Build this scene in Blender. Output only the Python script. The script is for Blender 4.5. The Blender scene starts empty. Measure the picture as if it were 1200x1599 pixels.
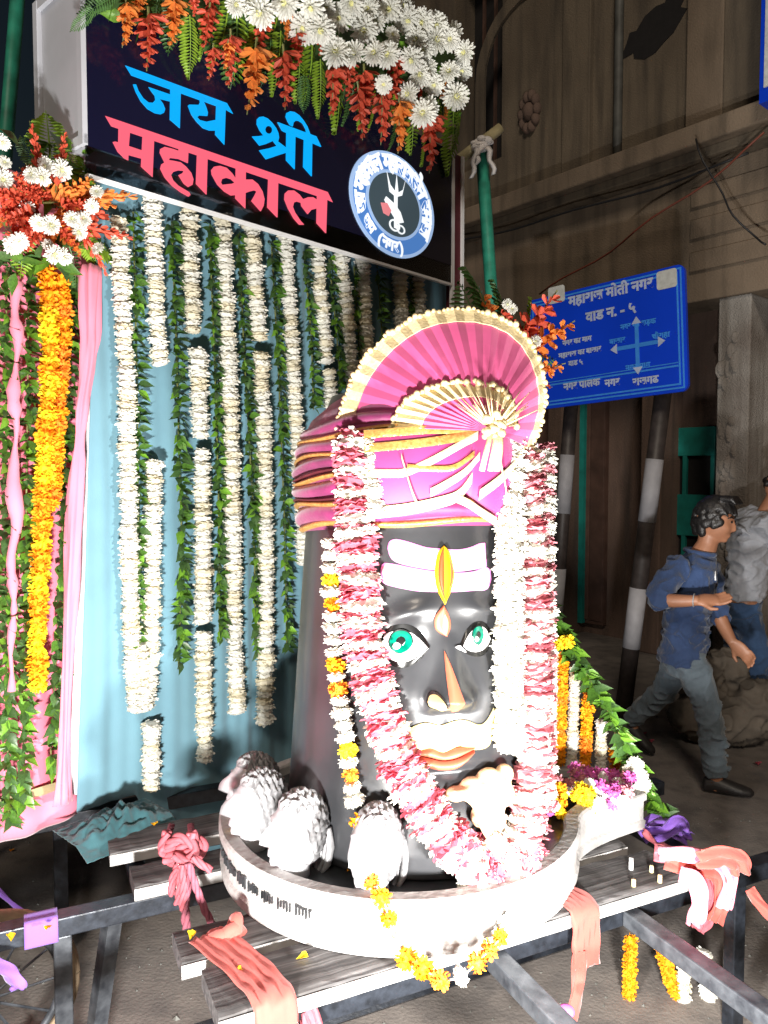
import bpy, bmesh, math, random
from mathutils import Vector, Matrix, noise
from mathutils.geometry import tessellate_polygon

sc = bpy.context.scene
C = sc.collection
R = math.radians
rnd = random.Random(7)

# ------------------------------------------------------------------ camera
CAM = Vector((0.0, 0.0, 1.75))
PITCH = math.atan(59.5 / 1200.0)
cd = bpy.data.cameras.new('camera')
cd.sensor_fit = 'HORIZONTAL'; cd.sensor_width = 36.0; cd.lens = 36.0
cd.clip_start = 0.05; cd.clip_end = 500
cam = bpy.data.objects.new('camera', cd); C.objects.link(cam)
cam.location = CAM; cam.rotation_euler = (math.pi / 2 - PITCH, 0, 0)
sc.camera = cam
sc.render.resolution_x = 768; sc.render.resolution_y = 1024

# ------------------------------------------------------------------ night sky and faint ambient
w = bpy.data.worlds.new('World'); sc.world = w; w.use_nodes = True
nt = w.node_tree
sky = nt.nodes.new('ShaderNodeTexSky'); sky.sky_type = 'NISHITA'; sky.sun_disc = False
sky.sun_elevation = R(8); sky.sun_rotation = R(150)
bg = nt.nodes['Background']; bg.inputs['Strength'].default_value = 0.005
nt.links.new(sky.outputs[0], bg.inputs[0])
sd = bpy.data.lights.new('street_fill', 'SUN'); sd.energy = 1.0; sd.angle = R(12); sd.color = (1.0, 0.86, 0.70)  # warm fill from behind the camera, added in place of street light
so = bpy.data.objects.new('street_fill', sd); C.objects.link(so)
so.rotation_euler = (R(52), R(10), R(-20)); so.location = (0, -3, 8)

sc.view_settings.view_transform = 'Standard'; sc.view_settings.look = 'None'
sc.view_settings.exposure = 0.0; sc.view_settings.gamma = 1.0; sc.view_settings.use_curve_mapping = False
sc.render.engine = 'CYCLES'
try:
    sc.cycles.use_denoising = True
    sc.cycles.max_bounces = 6; sc.cycles.transparent_max_bounces = 12
    sc.cycles.sample_clamp_indirect = 4.0
except Exception: pass

# ------------------------------------------------------------------ geometry of the view
FW = Vector((0, math.cos(PITCH), -math.sin(PITCH))); UP = Vector((0, math.sin(PITCH), math.cos(PITCH))); RT = Vector((1, 0, 0))
def ray(px, py):
    return (RT * ((px - 600) / 1200.0) - UP * ((py - 799.5) / 1200.0) + FW).normalized()
def at(px, py, Y):
    d = ray(px, py); return CAM + d * (Y / d.y)
def onz(px, py, z):
    d = ray(px, py); return CAM + d * ((z - CAM.z) / d.z)
def onplane(px, py, p, n):
    d = ray(px, py); return CAM + d * ((p - CAM).dot(n) / d.dot(n))

# ------------------------------------------------------------------ mesh helpers
class MB:
    def __init__(s): s.v = []; s.f = []; s.m = []; s.mi = 0; s.uv = None
    def add(s, vs, fs):
        o = len(s.v); s.v += [tuple(p) for p in vs]
        for f in fs: s.f.append(tuple(i + o for i in f)); s.m.append(s.mi)
        return s
    def box(s, a, b, M=None):
        x0, y0, z0 = a; x1, y1, z1 = b
        vs = [Vector(p) for p in ((x0,y0,z0),(x1,y0,z0),(x1,y1,z0),(x0,y1,z0),(x0,y0,z1),(x1,y0,z1),(x1,y1,z1),(x0,y1,z1))]
        if M: vs = [M @ p for p in vs]
        return s.add(vs, [(0,3,2,1),(4,5,6,7),(0,1,5,4),(1,2,6,5),(2,3,7,6),(3,0,4,7)])
    def tube(s, pts, rad, n=10, cap=True):
        pts = [Vector(p) for p in pts]
        if not hasattr(rad, '__len__'): rad = [rad] * len(pts)
        vs = []; prev = None
        for i, p in enumerate(pts):
            t = (pts[min(i+1, len(pts)-1)] - pts[max(i-1, 0)])
            if t.length < 1e-9: t = Vector((0,0,1))
            t.normalize()
            if prev is None:
                a = Vector((0,0,1)) if abs(t.z) < .9 else Vector((1,0,0))
                u = t.cross(a).normalized()
            else:
                u = prev - t * prev.dot(t)
                u = u.normalized() if u.length > 1e-6 else t.orthogonal().normalized()
            prev = u; v = t.cross(u)
            for k in range(n):
                an = 2 * math.pi * k / n
                vs.append(p + (u * math.cos(an) + v * math.sin(an)) * rad[i])
        fs = []
        for i in range(len(pts) - 1):
            for k in range(n):
                fs.append((i*n+k, i*n+(k+1) % n, (i+1)*n+(k+1) % n, (i+1)*n+k))
        if cap:
            fs.append(tuple(reversed(range(n)))); fs.append(tuple((len(pts)-1)*n + k for k in range(n)))
        return s.add(vs, fs)
    def loft(s, rings, cap=True, closed=True):
        n = len(rings[0]); vs = [p for r in rings for p in r]; fs = []
        for i in range(len(rings) - 1):
            for k in range(n if closed else n - 1):
                fs.append((i*n+k, i*n+(k+1) % n, (i+1)*n+(k+1) % n, (i+1)*n+k))
        if cap and closed:
            fs.append(tuple(reversed(range(n)))); fs.append(tuple((len(rings)-1)*n + k for k in range(n)))
        return s.add(vs, fs)
    def grid(s, fn, nu, nv):
        vs = [fn(i / nu, j / nv) for j in range(nv + 1) for i in range(nu + 1)]
        fs = [(j*(nu+1)+i, j*(nu+1)+i+1, (j+1)*(nu+1)+i+1, (j+1)*(nu+1)+i) for j in range(nv) for i in range(nu)]
        return s.add(vs, fs)
    def ball(s, c, r, nu=14, nv=10):
        c = Vector(c); r = Vector(r) if hasattr(r, '__len__') else Vector((r, r, r))
        rings = []
        for j in range(nv + 1):
            ph = math.pi * (j / nv); ph = min(max(ph, .02), math.pi - .02)
            rings.append([c + Vector((r.x*math.sin(ph)*math.cos(2*math.pi*k/nu), r.y*math.sin(ph)*math.sin(2*math.pi*k/nu), -r.z*math.cos(ph))) for k in range(nu)])
        return s.loft(rings)
    def poly(s, outer, holes=(), h=0.01, M=None):
        """extruded outline in the xy plane of M, from 0 to h along z"""
        loops = [list(outer)] + [list(x) for x in holes]
        tri = tessellate_polygon([[Vector((x, y, 0)) for x, y in l] for l in loops])
        flat = [p for l in loops for p in l]; n = len(flat)
        vs = [Vector((x, y, 0)) for x, y in flat] + [Vector((x, y, h)) for x, y in flat]
        if M: vs = [M @ p for p in vs]
        fs = [(a + n, b + n, c + n) for a, b, c in tri] + [(c, b, a) for a, b, c in tri]
        o = 0
        for l in loops:
            m = len(l)
            for i in range(m):
                j = (i + 1) % m; fs.append((o+i, o+j, o+j+n, o+i+n))
            o += m
        return s.add(vs, fs)
    def mesh(s, name, mats, smooth=False, fix=True):
        me = bpy.data.meshes.new(name); me.from_pydata(s.v, [], s.f)
        for m in (mats if isinstance(mats, (list, tuple)) else [mats]): me.materials.append(m)
        if any(s.m): me.polygons.foreach_set('material_index', s.m)
        if fix:
            bm = bmesh.new(); bm.from_mesh(me); bmesh.ops.recalc_face_normals(bm, faces=bm.faces); bm.to_mesh(me); bm.free()
        if smooth: me.polygons.foreach_set('use_smooth', [True] * len(me.polygons))
        me.update(); return me
def link(name, me, parent=None, M=None):
    o = bpy.data.objects.new(name, me); C.objects.link(o)
    if parent is not None: o.parent = parent
    if M is not None: o.matrix_basis = M
    return o
def tag(o, label, cat, group=None):
    o['label'] = label; o['category'] = cat
    if group: o['group'] = group
    return o
def empty(name, loc, label=None, cat=None, group=None):
    o = bpy.data.objects.new(name, None); o.empty_display_size = .05; C.objects.link(o); o.location = loc
    if label: tag(o, label, cat, group)
    return o
def put(name, mb, m, parent=None, smooth=False, bevel=0):
    """world-space mesh as an object; parents that are empties sit without rotation"""
    me = mb.mesh(name, m, smooth)
    o = link(name, me, parent)
    if parent is not None:
        q = parent; off = Vector((0,0,0))
        while q is not None: off += Vector(q.location); q = q.parent
        o.location = -off
    if bevel:
        b = o.modifiers.new('bevel', 'BEVEL'); b.width = bevel; b.segments = 2; b.limit_method = 'ANGLE'
    return o
def smooth_path(pts, k=6):
    pts = [Vector(p) for p in pts]; out = []
    for i in range(len(pts) - 1):
        p0 = pts[max(i-1,0)]; p1 = pts[i]; p2 = pts[i+1]; p3 = pts[min(i+2,len(pts)-1)]
        for j in range(k):
            t = j/k; out.append(.5*((2*p1) + (-p0+p2)*t + (2*p0-5*p1+4*p2-p3)*t*t + (-p0+3*p1-3*p2+p3)*t*t*t))
    return out + [pts[-1]]
def struct(o): o['kind'] = 'structure'; return o

# ------------------------------------------------------------------ materials
def mat(name, col, rough=.6, metal=0, var=.15, scale=20, bump=0, bscale=None, emis=None, estr=0, coat=0, sheen=0, sub=0, trans=0, col2=None, dist=.02, detail=4, spec=None):
    m = bpy.data.materials.new(name); m.use_nodes = True; t = m.node_tree; b = t.nodes['Principled BSDF']
    b.inputs['Roughness'].default_value = rough; b.inputs['Metallic'].default_value = metal
    b.inputs['Coat Weight'].default_value = coat; b.inputs['Sheen Weight'].default_value = sheen
    if spec is not None: b.inputs['Specular IOR Level'].default_value = spec
    c = (*col, 1)
    tc = t.nodes.new('ShaderNodeTexCoord')
    if var or col2:
        n = t.nodes.new('ShaderNodeTexNoise'); n.inputs['Scale'].default_value = scale; n.inputs['Detail'].default_value = detail
        t.links.new(tc.outputs['Object'], n.inputs['Vector'])
        r = t.nodes.new('ShaderNodeValToRGB')
        lo = tuple(x * (1 - var) for x in col) if not col2 else col2
        hi = tuple(min(1, x * (1 + var)) for x in col) if not col2 else col
        r.color_ramp.elements[0].position = .3; r.color_ramp.elements[1].position = .7
        r.color_ramp.elements[0].color = (*lo, 1); r.color_ramp.elements[1].color = (*hi, 1)
        t.links.new(n.outputs['Fac'], r.inputs['Fac'])
        oi = t.nodes.new('ShaderNodeObjectInfo')
        hsv = t.nodes.new('ShaderNodeHueSaturation'); mr = t.nodes.new('ShaderNodeMapRange')
        mr.inputs['To Min'].default_value = 1 - var * .8; mr.inputs['To Max'].default_value = 1 + var * .5
        t.links.new(oi.outputs['Random'], mr.inputs['Value']); t.links.new(mr.outputs[0], hsv.inputs['Value'])
        t.links.new(r.outputs[0], hsv.inputs['Color']); t.links.new(hsv.outputs[0], b.inputs['Base Color'])
    else: b.inputs['Base Color'].default_value = c
    if bump:
        n2 = t.nodes.new('ShaderNodeTexNoise'); n2.inputs['Scale'].default_value = bscale or scale * 2; n2.inputs['Detail'].default_value = 6
        t.links.new(tc.outputs['Object'], n2.inputs['Vector'])
        bp = t.nodes.new('ShaderNodeBump'); bp.inputs['Strength'].default_value = bump; bp.inputs['Distance'].default_value = dist
        t.links.new(n2.outputs['Fac'], bp.inputs['Height']); t.links.new(bp.outputs[0], b.inputs['Normal'])
    if emis: b.inputs['Emission Color'].default_value = (*emis, 1); b.inputs['Emission Strength'].default_value = estr
    if sub: b.inputs['Subsurface Weight'].default_value = sub; b.inputs['Subsurface Radius'].default_value = (.01, .006, .004); b.inputs['Subsurface Scale'].default_value = 1
    if trans:
        out = t.nodes['Material Output']; tl = t.nodes.new('ShaderNodeBsdfTranslucent'); tl.inputs['Color'].default_value = c
        mx = t.nodes.new('ShaderNodeMixShader'); mx.inputs[0].default_value = trans
        t.links.new(b.outputs[0], mx.inputs[1]); t.links.new(tl.outputs[0], mx.inputs[2]); t.links.new(mx.outputs[0], out.inputs[0])
    return m
M_ = {}
def wall_mat(name, c1, c2, c3, bump=.4, streak=True):
    """stained plaster: two noise scales, vertical streaks"""
    m = bpy.data.materials.new(name); m.use_nodes = True; t = m.node_tree; b = t.nodes['Principled BSDF']; b.inputs['Roughness'].default_value = .9
    tc = t.nodes.new('ShaderNodeTexCoord')
    n1 = t.nodes.new('ShaderNodeTexNoise'); n1.inputs['Scale'].default_value = 1.3; n1.inputs['Detail'].default_value = 7
    mp = t.nodes.new('ShaderNodeMapping'); mp.inputs['Scale'].default_value = (5, 5, .5 if streak else 5)
    n2 = t.nodes.new('ShaderNodeTexNoise'); n2.inputs['Scale'].default_value = 1.6; n2.inputs['Detail'].default_value = 5
    t.links.new(tc.outputs['Object'], n1.inputs['Vector']); t.links.new(tc.outputs['Object'], mp.inputs['Vector']); t.links.new(mp.outputs[0], n2.inputs['Vector'])
    r1 = t.nodes.new('ShaderNodeValToRGB'); r1.color_ramp.elements[0].position = .38; r1.color_ramp.elements[1].position = .62
    r1.color_ramp.elements[0].color = (*c1, 1); r1.color_ramp.elements[1].color = (*c2, 1)
    r2 = t.nodes.new('ShaderNodeValToRGB'); r2.color_ramp.elements[0].position = .45; r2.color_ramp.elements[1].position = .75
    mx = t.nodes.new('ShaderNodeMixRGB'); mx.inputs[2].default_value = (*c3, 1)
    t.links.new(n1.outputs['Fac'], r1.inputs[0]); t.links.new(n2.outputs['Fac'], r2.inputs[0]); t.links.new(r2.outputs[0], mx.inputs[0]); t.links.new(r1.outputs[0], mx.inputs[1])
    t.links.new(mx.outputs[0], b.inputs['Base Color'])
    n3 = t.nodes.new('ShaderNodeTexNoise'); n3.inputs['Scale'].default_value = 75; n3.inputs['Detail'].default_value = 8
    t.links.new(tc.outputs['Object'], n3.inputs['Vector'])
    bp = t.nodes.new('ShaderNodeBump'); bp.inputs['Strength'].default_value = bump; bp.inputs['Distance'].default_value = .02
    t.links.new(n3.outputs['Fac'], bp.inputs['Height']); t.links.new(bp.outputs[0], b.inputs['Normal'])
    return m
M_['ground'] = wall_mat('asphalt', (.13,.112,.10), (.20,.175,.155), (.09,.08,.075), .22, False)
M_['plaster'] = wall_mat('old_plaster', (.13,.10,.07), (.19,.15,.105), (.065,.052,.04))
M_['plaster2'] = wall_mat('ledge_plaster', (.18,.135,.095), (.25,.19,.135), (.11,.085,.06))
M_['plaster3'] = wall_mat('peeling_plaster', (.16,.13,.11), (.42,.40,.37), (.12,.10,.08), .8)
M_['recess'] = wall_mat('recess_plaster', (.13,.085,.065), (.18,.12,.095), (.06,.045,.04))
M_['doorwood'] = mat('door_wood', (.11,.06,.045), .6, var=.3, scale=6, bump=.2)
M_['teal'] = mat('teal_paint', (.01,.22,.19), .5, var=.25, scale=7, bump=.1)
M_['dark'] = mat('dark_void', (.012,.010,.010), .9, var=.2)
M_['pipe'] = mat('old_pipe', (.11,.11,.10), .6, var=.3, scale=9)
M_['wire'] = mat('cable', (.02,.02,.022), .5, var=0)
M_['wire_red'] = mat('red_cable', (.20,.05,.03), .5, var=0)
M_['steel'] = mat('black_painted_steel', (.030,.036,.048), .38, metal=.25, var=.5, scale=35, bump=.35, bscale=60, dist=.004, col2=(.010,.012,.016))
M_['steel_worn'] = mat('worn_steel', (.105,.115,.13), .45, metal=.4, scale=26, bump=.3, bscale=70, dist=.003, col2=(.03,.034,.042), detail=10)
M_['wood'] = mat('grey_plank_wood', (.115,.112,.114), .85, scale=16, bump=.5, bscale=45, dist=.006, col2=(.05,.048,.05), detail=8)
M_['plankedge'] = mat('plank_edge', (.42,.41,.40), .75, var=.2, scale=14, bump=.3, dist=.004)
M_['stone'] = mat('grey_stone', (.46,.45,.44), .8, scale=14, bump=.6, bscale=50, dist=.006, col2=(.30,.29,.28), detail=8)
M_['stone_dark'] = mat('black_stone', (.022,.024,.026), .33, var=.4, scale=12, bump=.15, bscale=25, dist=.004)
M_['idol'] = mat('black_lacquer', (.027,.028,.031), .32, var=.35, scale=5, bump=.12, bscale=9, dist=.01, coat=.12)
M_['eye'] = mat('eye_white', (.82,.80,.80), .25, var=.02, coat=.3)
M_['iris'] = mat('green_iris', (.0,.11,.07), .15, var=.3, scale=40, coat=.5)
M_['black'] = mat('black_gloss', (.008,.008,.008), .2, var=0)
M_['tilak'] = mat('white_tilak', (.85,.80,.84), .5, var=.04)
M_['tilak_pink'] = mat('pink_tilak_edge', (.75,.22,.58), .5, var=.06)
M_['orange'] = mat('orange_flame', (.42,.055,.008), .4, var=.15, scale=15)
M_['salmon'] = mat('salmon_paint', (.42,.085,.045), .4, var=.1, scale=10)
M_['yellow'] = mat('yellow_paint', (.62,.33,.005), .35, var=.1)
M_['goldpaint'] = mat('pale_gold_paint', (.60,.47,.20), .35, var=.1)
M_['cream'] = mat('cream_paint', (.55,.36,.22), .45, var=.12, scale=12)
M_['silver'] = mat('silvery_white', (.36,.36,.375), .42, metal=.2, var=.1, scale=18, bump=.1, dist=.004)
M_['silver_hair'] = mat('silvery_hair', (.32,.32,.33), .42, metal=.2, scale=30, bump=.3, dist=.004, col2=(.12,.12,.125))
M_['magenta'] = mat('magenta_silk', (.36,.028,.155), .55, var=.15, scale=8, sheen=.3, bump=.1, bscale=80, dist=.002)
M_['magenta_shade'] = mat('shaded_magenta_silk', (.19,.012,.085), .55, var=.3, scale=14, sheen=.3, bump=.3, bscale=60, dist=.004)  # darker copy of the turban silk, shade of the sides put into its colour
M_['fanpink'] = mat('pink_silk', (.66,.085,.25), .5, var=.08, scale=9, sheen=.3, trans=.12)
M_['gold'] = mat('gold_zari', (.80,.52,.16), .35, metal=.55, scale=90, bump=.6, bscale=140, dist=.003, col2=(.55,.25,.06))
M_['goldwhite'] = mat('pale_gold_lace', (.74,.60,.34), .5, metal=.1, var=.15, scale=90, bump=.6, bscale=160, dist=.003)
M_['maroon'] = mat('maroon_trim', (.10,.012,.02), .6, var=.2)
def cloth(name, c, **k): return mat(name, c, k.pop('rough', .85), var=k.pop('var', .08), scale=k.pop('scale', 5), bump=.25, bscale=260, dist=.0015, sheen=.2, **k)
M_['blue'] = cloth('blue_curtain', (.13,.265,.33))
M_['teal_cloth'] = cloth('teal_cloth', (.022,.085,.10), var=.25)
M_['pink'] = cloth('pink_curtain', (.78,.20,.29))
M_['coral'] = cloth('coral_cloth', (.42,.055,.04))
M_['rope'] = mat('pink_rope', (.34,.075,.095), .9, var=.2, scale=40, bump=.5, bscale=120, dist=.003)
M_['rope_dark'] = mat('mauve_rope', (.26,.07,.10), .9, var=.2, scale=40, bump=.5, bscale=120, dist=.003)
M_['purple'] = cloth('purple_ribbon', (.19,.085,.42))
M_['whiteboard'] = mat('white_board', (.82,.82,.83), .6, var=.03)
M_['white_fl'] = mat('white_petals', (.80,.79,.72), .7, var=.12, scale=25, trans=.18)
M_['white_fl2'] = mat('cream_petals', (.74,.69,.54), .7, var=.18, scale=25, trans=.15)
M_['chrys'] = mat('chrysanthemum_white', (.84,.84,.78), .7, var=.06, trans=.15)
M_['chrys_c'] = mat('chrysanthemum_centre', (.70,.68,.30), .7, var=.1)
M_['marig'] = mat('marigold_orange', (.88,.34,.0), .75, var=.14, scale=40, trans=.12)
M_['marig_d'] = mat('marigold_deep', (.78,.24,.01), .75, var=.16, scale=40, trans=.12)
M_['marig_y'] = mat('marigold_yellow', (.90,.60,.01), .75, var=.12, scale=40, trans=.12)
M_['rose'] = mat('rose_petals', (.56,.11,.16), .6, var=.25, scale=30, trans=.15)
M_['rosepale'] = mat('pale_rose_petals', (.62,.24,.28), .6, var=.18, scale=30, trans=.15)
M_['mauve_fl'] = mat('mauve_petals', (.62,.12,.42), .6, var=.2, trans=.15)
M_['leaf'] = mat('green_leaf', (.075,.18,.025), .38, var=.35, scale=14, trans=.12)
M_['leaf2'] = mat('light_green_leaf', (.15,.33,.03), .38, var=.3, scale=14, trans=.15)
M_['leaf3'] = mat('dark_leaf', (.05,.11,.03), .42, var=.35, scale=14, trans=.08)
M_['fern'] = mat('fern_green', (.24,.40,.03), .5, var=.22, scale=12, trans=.2)
M_['fern2'] = mat('fern_dark', (.07,.17,.04), .5, var=.25, scale=12, trans=.2)
M_['glad'] = mat('gladiolus_red', (.66,.10,.05), .55, var=.22, scale=18, trans=.18)
M_['glad2'] = mat('gladiolus_orange', (.80,.26,.05), .55, var=.2, scale=18, trans=.18)
M_['stem'] = mat('stem_green', (.16,.17,.05), .6, var=.2)
M_['string'] = mat('thread', (.30,.30,.25), .8, var=0)
M_['bamboo'] = mat('green_painted_pole', (.03,.30,.20), .5, var=.3, scale=16, bump=.2, dist=.003)
M_['bamboo_raw'] = mat('bare_bamboo', (.42,.36,.20), .6, var=.2, scale=16)
M_['white_rag'] = cloth('white_rag', (.70,.66,.64))
M_['acrylic'] = mat('black_acrylic', (.006,.006,.022), .12, var=0)
M_['boxwhite'] = mat('grey_white_sheet', (.50,.51,.55), .55, var=.12, scale=3, bump=.08)
M_['led_blue'] = mat('blue_led_letter', (.0,.01,.03), .4, var=0, emis=(.0,.42,1.0), estr=1.05)
M_['led_pink'] = mat('pink_led_letter', (.05,.01,.01), .4, var=0, emis=(1.0,.13,.20), estr=1.05)
def led(name, c, s=1): return mat(name, tuple(x * .4 for x in c), .4, var=0, emis=c, estr=s)
M_['em_pale'] = led('emblem_pale_blue', (.40,.58,.90), .75)
M_['em_blue'] = led('emblem_blue', (.075,.22,.58), .85)
M_['em_white'] = led('emblem_white', (.92,.97,1.0), 1.0)
M_['em_dark'] = led('emblem_dark', (.045,.07,.085), .9)
M_['em_pink'] = led('emblem_pink', (.85,.25,.28), .8)
M_['sign_blue'] = mat('blue_sign_sheet', (.004,.055,.70), .35, var=.06, scale=3)
M_['sign_line'] = mat('sign_pale_blue_print', (.05,.28,.85), .4, var=.1)
M_['sign_white'] = mat('sign_white_print', (.48,.56,.78), .4, var=.1)
M_['sign_grey'] = mat('sign_white_patch', (.62,.64,.62), .4, var=.15, scale=30)
M_['post_black'] = mat('post_black_paint', (.045,.036,.034), .5, var=.3)
M_['post_white'] = mat('post_white_paint', (.36,.36,.39), .6, var=.15, scale=8, bump=.2)
M_['skin'] = mat('skin', (.30,.135,.075), .5, var=.12, scale=8)
M_['hair'] = mat('black_hair', (.010,.009,.009), .45, var=.3, scale=40, bump=.6, bscale=120, dist=.004)
def garment(n, c): return mat(n, c, .85, var=.18, scale=7, bump=.9, bscale=11, dist=.03, sheen=.2)
M_['shirt'] = garment('navy_shirt', (.022,.050,.135))
M_['jeans'] = garment('grey_blue_jeans', (.105,.14,.17))
M_['shirt2'] = garment('grey_shirt', (.26,.27,.30))
M_['jeans2'] = garment('dark_blue_jeans', (.018,.05,.12))
M_['shoe'] = mat('dark_shoe', (.02,.018,.018), .5, var=.2)
M_['sack'] = mat('brown_sack', (.12,.10,.08), .9, var=.3, scale=6, bump=.6)
M_['tyre'] = mat('tan_tyre', (.30,.22,.14), .8, var=.2, scale=20, bump=.3)
M_['metal_grey'] = mat('lamp_housing', (.05,.05,.055), .5, metal=.5, var=.1)
M_['lampglass'] = mat('lamp_glass', (.8,.8,.8), .2, var=0, emis=(1, .97, .92), estr=6)
def skirt_mat():
    m = bpy.data.materials.new('smoked_acrylic'); m.use_nodes = True; t = m.node_tree
    out = t.nodes['Material Output']; t.nodes.remove(t.nodes['Principled BSDF'])
    tr = t.nodes.new('ShaderNodeBsdfTransparent'); tr.inputs[0].default_value = (.42,.42,.45,1)
    gl = t.nodes.new('ShaderNodeBsdfGlossy'); gl.inputs['Roughness'].default_value = .08; gl.inputs[0].default_value = (.8,.8,.8,1)
    fr = t.nodes.new('ShaderNodeFresnel'); mx = t.nodes.new('ShaderNodeMixShader')
    t.links.new(fr.outputs[0], mx.inputs[0]); t.links.new(tr.outputs[0], mx.inputs[1]); t.links.new(gl.outputs[0], mx.inputs[2]); t.links.new(mx.outputs[0], out.inputs[0])
    return m
M_['skirt'] = skirt_mat()

def wood_mat():
    """weathered plank: grain stretched along the cart's long axis, knots and dirt"""
    m = bpy.data.materials.new('weathered_plank'); m.use_nodes = True; t = m.node_tree; b = t.nodes['Principled BSDF']; b.inputs['Roughness'].default_value = .85
    tc = t.nodes.new('ShaderNodeTexCoord'); mp = t.nodes.new('ShaderNodeMapping'); mp.inputs['Rotation'].default_value = (0, 0, -math.atan2(.425, .905)); mp.inputs['Scale'].default_value = (2.2, 42, 30)
    mp.vector_type = 'POINT'; rot = t.nodes.new('ShaderNodeVectorRotate'); rot.rotation_type = 'Z_AXIS'; rot.inputs['Angle'].default_value = -math.atan2(.425, .905); mp.inputs['Rotation'].default_value = (0, 0, 0)
    n1 = t.nodes.new('ShaderNodeTexNoise'); n1.inputs['Scale'].default_value = 1.6; n1.inputs['Detail'].default_value = 9; n1.inputs['Distortion'].default_value = .6
    n2 = t.nodes.new('ShaderNodeTexNoise'); n2.inputs['Scale'].default_value = 7; n2.inputs['Detail'].default_value = 6
    t.links.new(tc.outputs['Object'], rot.inputs['Vector']); t.links.new(rot.outputs[0], mp.inputs['Vector']); t.links.new(mp.outputs[0], n1.inputs['Vector']); t.links.new(tc.outputs['Object'], n2.inputs['Vector'])
    r1 = t.nodes.new('ShaderNodeValToRGB'); r1.color_ramp.elements[0].position = .35; r1.color_ramp.elements[1].position = .68; r1.color_ramp.elements[0].color = (.035,.033,.034,1); r1.color_ramp.elements[1].color = (.15,.145,.145,1)
    r2 = t.nodes.new('ShaderNodeValToRGB'); r2.color_ramp.elements[0].position = .40; r2.color_ramp.elements[1].position = .65; r2.color_ramp.elements[0].color = (.45,.43,.42,1); r2.color_ramp.elements[1].color = (1,1,1,1)
    mx = t.nodes.new('ShaderNodeMixRGB'); mx.blend_type = 'MULTIPLY'; mx.inputs[0].default_value = 1
    t.links.new(n1.outputs['Fac'], r1.inputs[0]); t.links.new(n2.outputs['Fac'], r2.inputs[0]); t.links.new(r1.outputs[0], mx.inputs[1]); t.links.new(r2.outputs[0], mx.inputs[2]); t.links.new(mx.outputs[0], b.inputs['Base Color'])
    bp = t.nodes.new('ShaderNodeBump'); bp.inputs['Strength'].default_value = .7; bp.inputs['Distance'].default_value = .004; t.links.new(n1.outputs['Fac'], bp.inputs['Height']); t.links.new(bp.outputs[0], b.inputs['Normal'])
    return m
M_['wood'] = wood_mat()
# ================================================================== SETTING
g = MB(); g.grid(lambda u, v: Vector((-60 + 120*u, -20 + 120*v, 0)), 40, 40)
struct(put('ground', g, M_['ground']))

gr = MB(); rg_ = random.Random(99)
for k in range(2600):
    y = rg_.uniform(1.6, 6.5); x = rg_.uniform(-.75, .75) * y; r_ = rg_.uniform(.002, .007) * (1.8 if rg_.random() < .06 else 1)
    p = Vector((x, y, r_*.4)); gr.add([p + Vector((r_*rg_.uniform(.6,1.2)*math.cos(a), r_*rg_.uniform(.6,1.2)*math.sin(a), -r_*.4)) for a in (0, 1.57, 3.14, 4.71)] + [p + Vector((0, 0, r_*rg_.uniform(.3,.8)))], [(0,1,4),(1,2,4),(2,3,4),(3,0,4)])
o = put('grit', gr, M_['pipe']); o['kind'] = 'stuff'; o['label'] = 'loose grit scattered over the dark road'; o['category'] = 'grit'
# ------------------------------------------------------------------ old building across the road
BU = Vector((.64, -.77, 0)).normalized(); BN = Vector((-BU.y * -1, 0, 0))
BN = Vector((BU.y, -BU.x, 0))                       # towards the camera
B0 = Vector((2.33, 7.0, 0))
MBLD = Matrix((( BU.x, BN.x, 0, B0.x), (BU.y, BN.y, 0, B0.y), (0, 0, 1, 0), (0, 0, 0, 1)))   # local: x along facade, y outwards, z up
def bpx(px, py, d=0):
    p = MBLD.inverted() @ onplane(px, py, B0 + BN * d, BN); return p.x, p.z
bld = empty('building', tuple(B0), 'old brown plastered building with a ledge across the road', 'building')
def bpart(name, a, b, m, parent=bld, bevel=0):
    mb = MB(); mb.box(a, b, MBLD); return put(name, mb, m, parent, bevel=bevel)
# upper storey wall built around a dark window opening and a broken gap
ux0, ux1 = -9.0, 9.0
wx0 = bpx(712, 200)[0]; wx1 = bpx(784, 200)[0]
wz0 = 5.1; wz1 = 7.3
up = MB()
up.box((ux0, -.4, 4.55), (wx0, 0, 11), MBLD); up.box((wx1, -.4, 4.55), (ux1, 0, 11), MBLD)
up.box((wx0, -.4, 4.55), (wx1, 0, wz0), MBLD); up.box((wx0, -.4, wz1), (wx1, 0, 11), MBLD)
put('upper_wall', up, M_['plaster'], bld)
wn = bpart('window', (wx0, -.38, wz0), (wx1, -.30, wz1), M_['dark'])
for k in range(1, 4):
    x = wx0 + (wx1 - wx0) * k / 4
    mb = MB(); mb.box((x - .015, -.29, wz0), (x + .015, -.26, wz1), MBLD); put('window_bar', mb, M_['doorwood'], wn)
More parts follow.
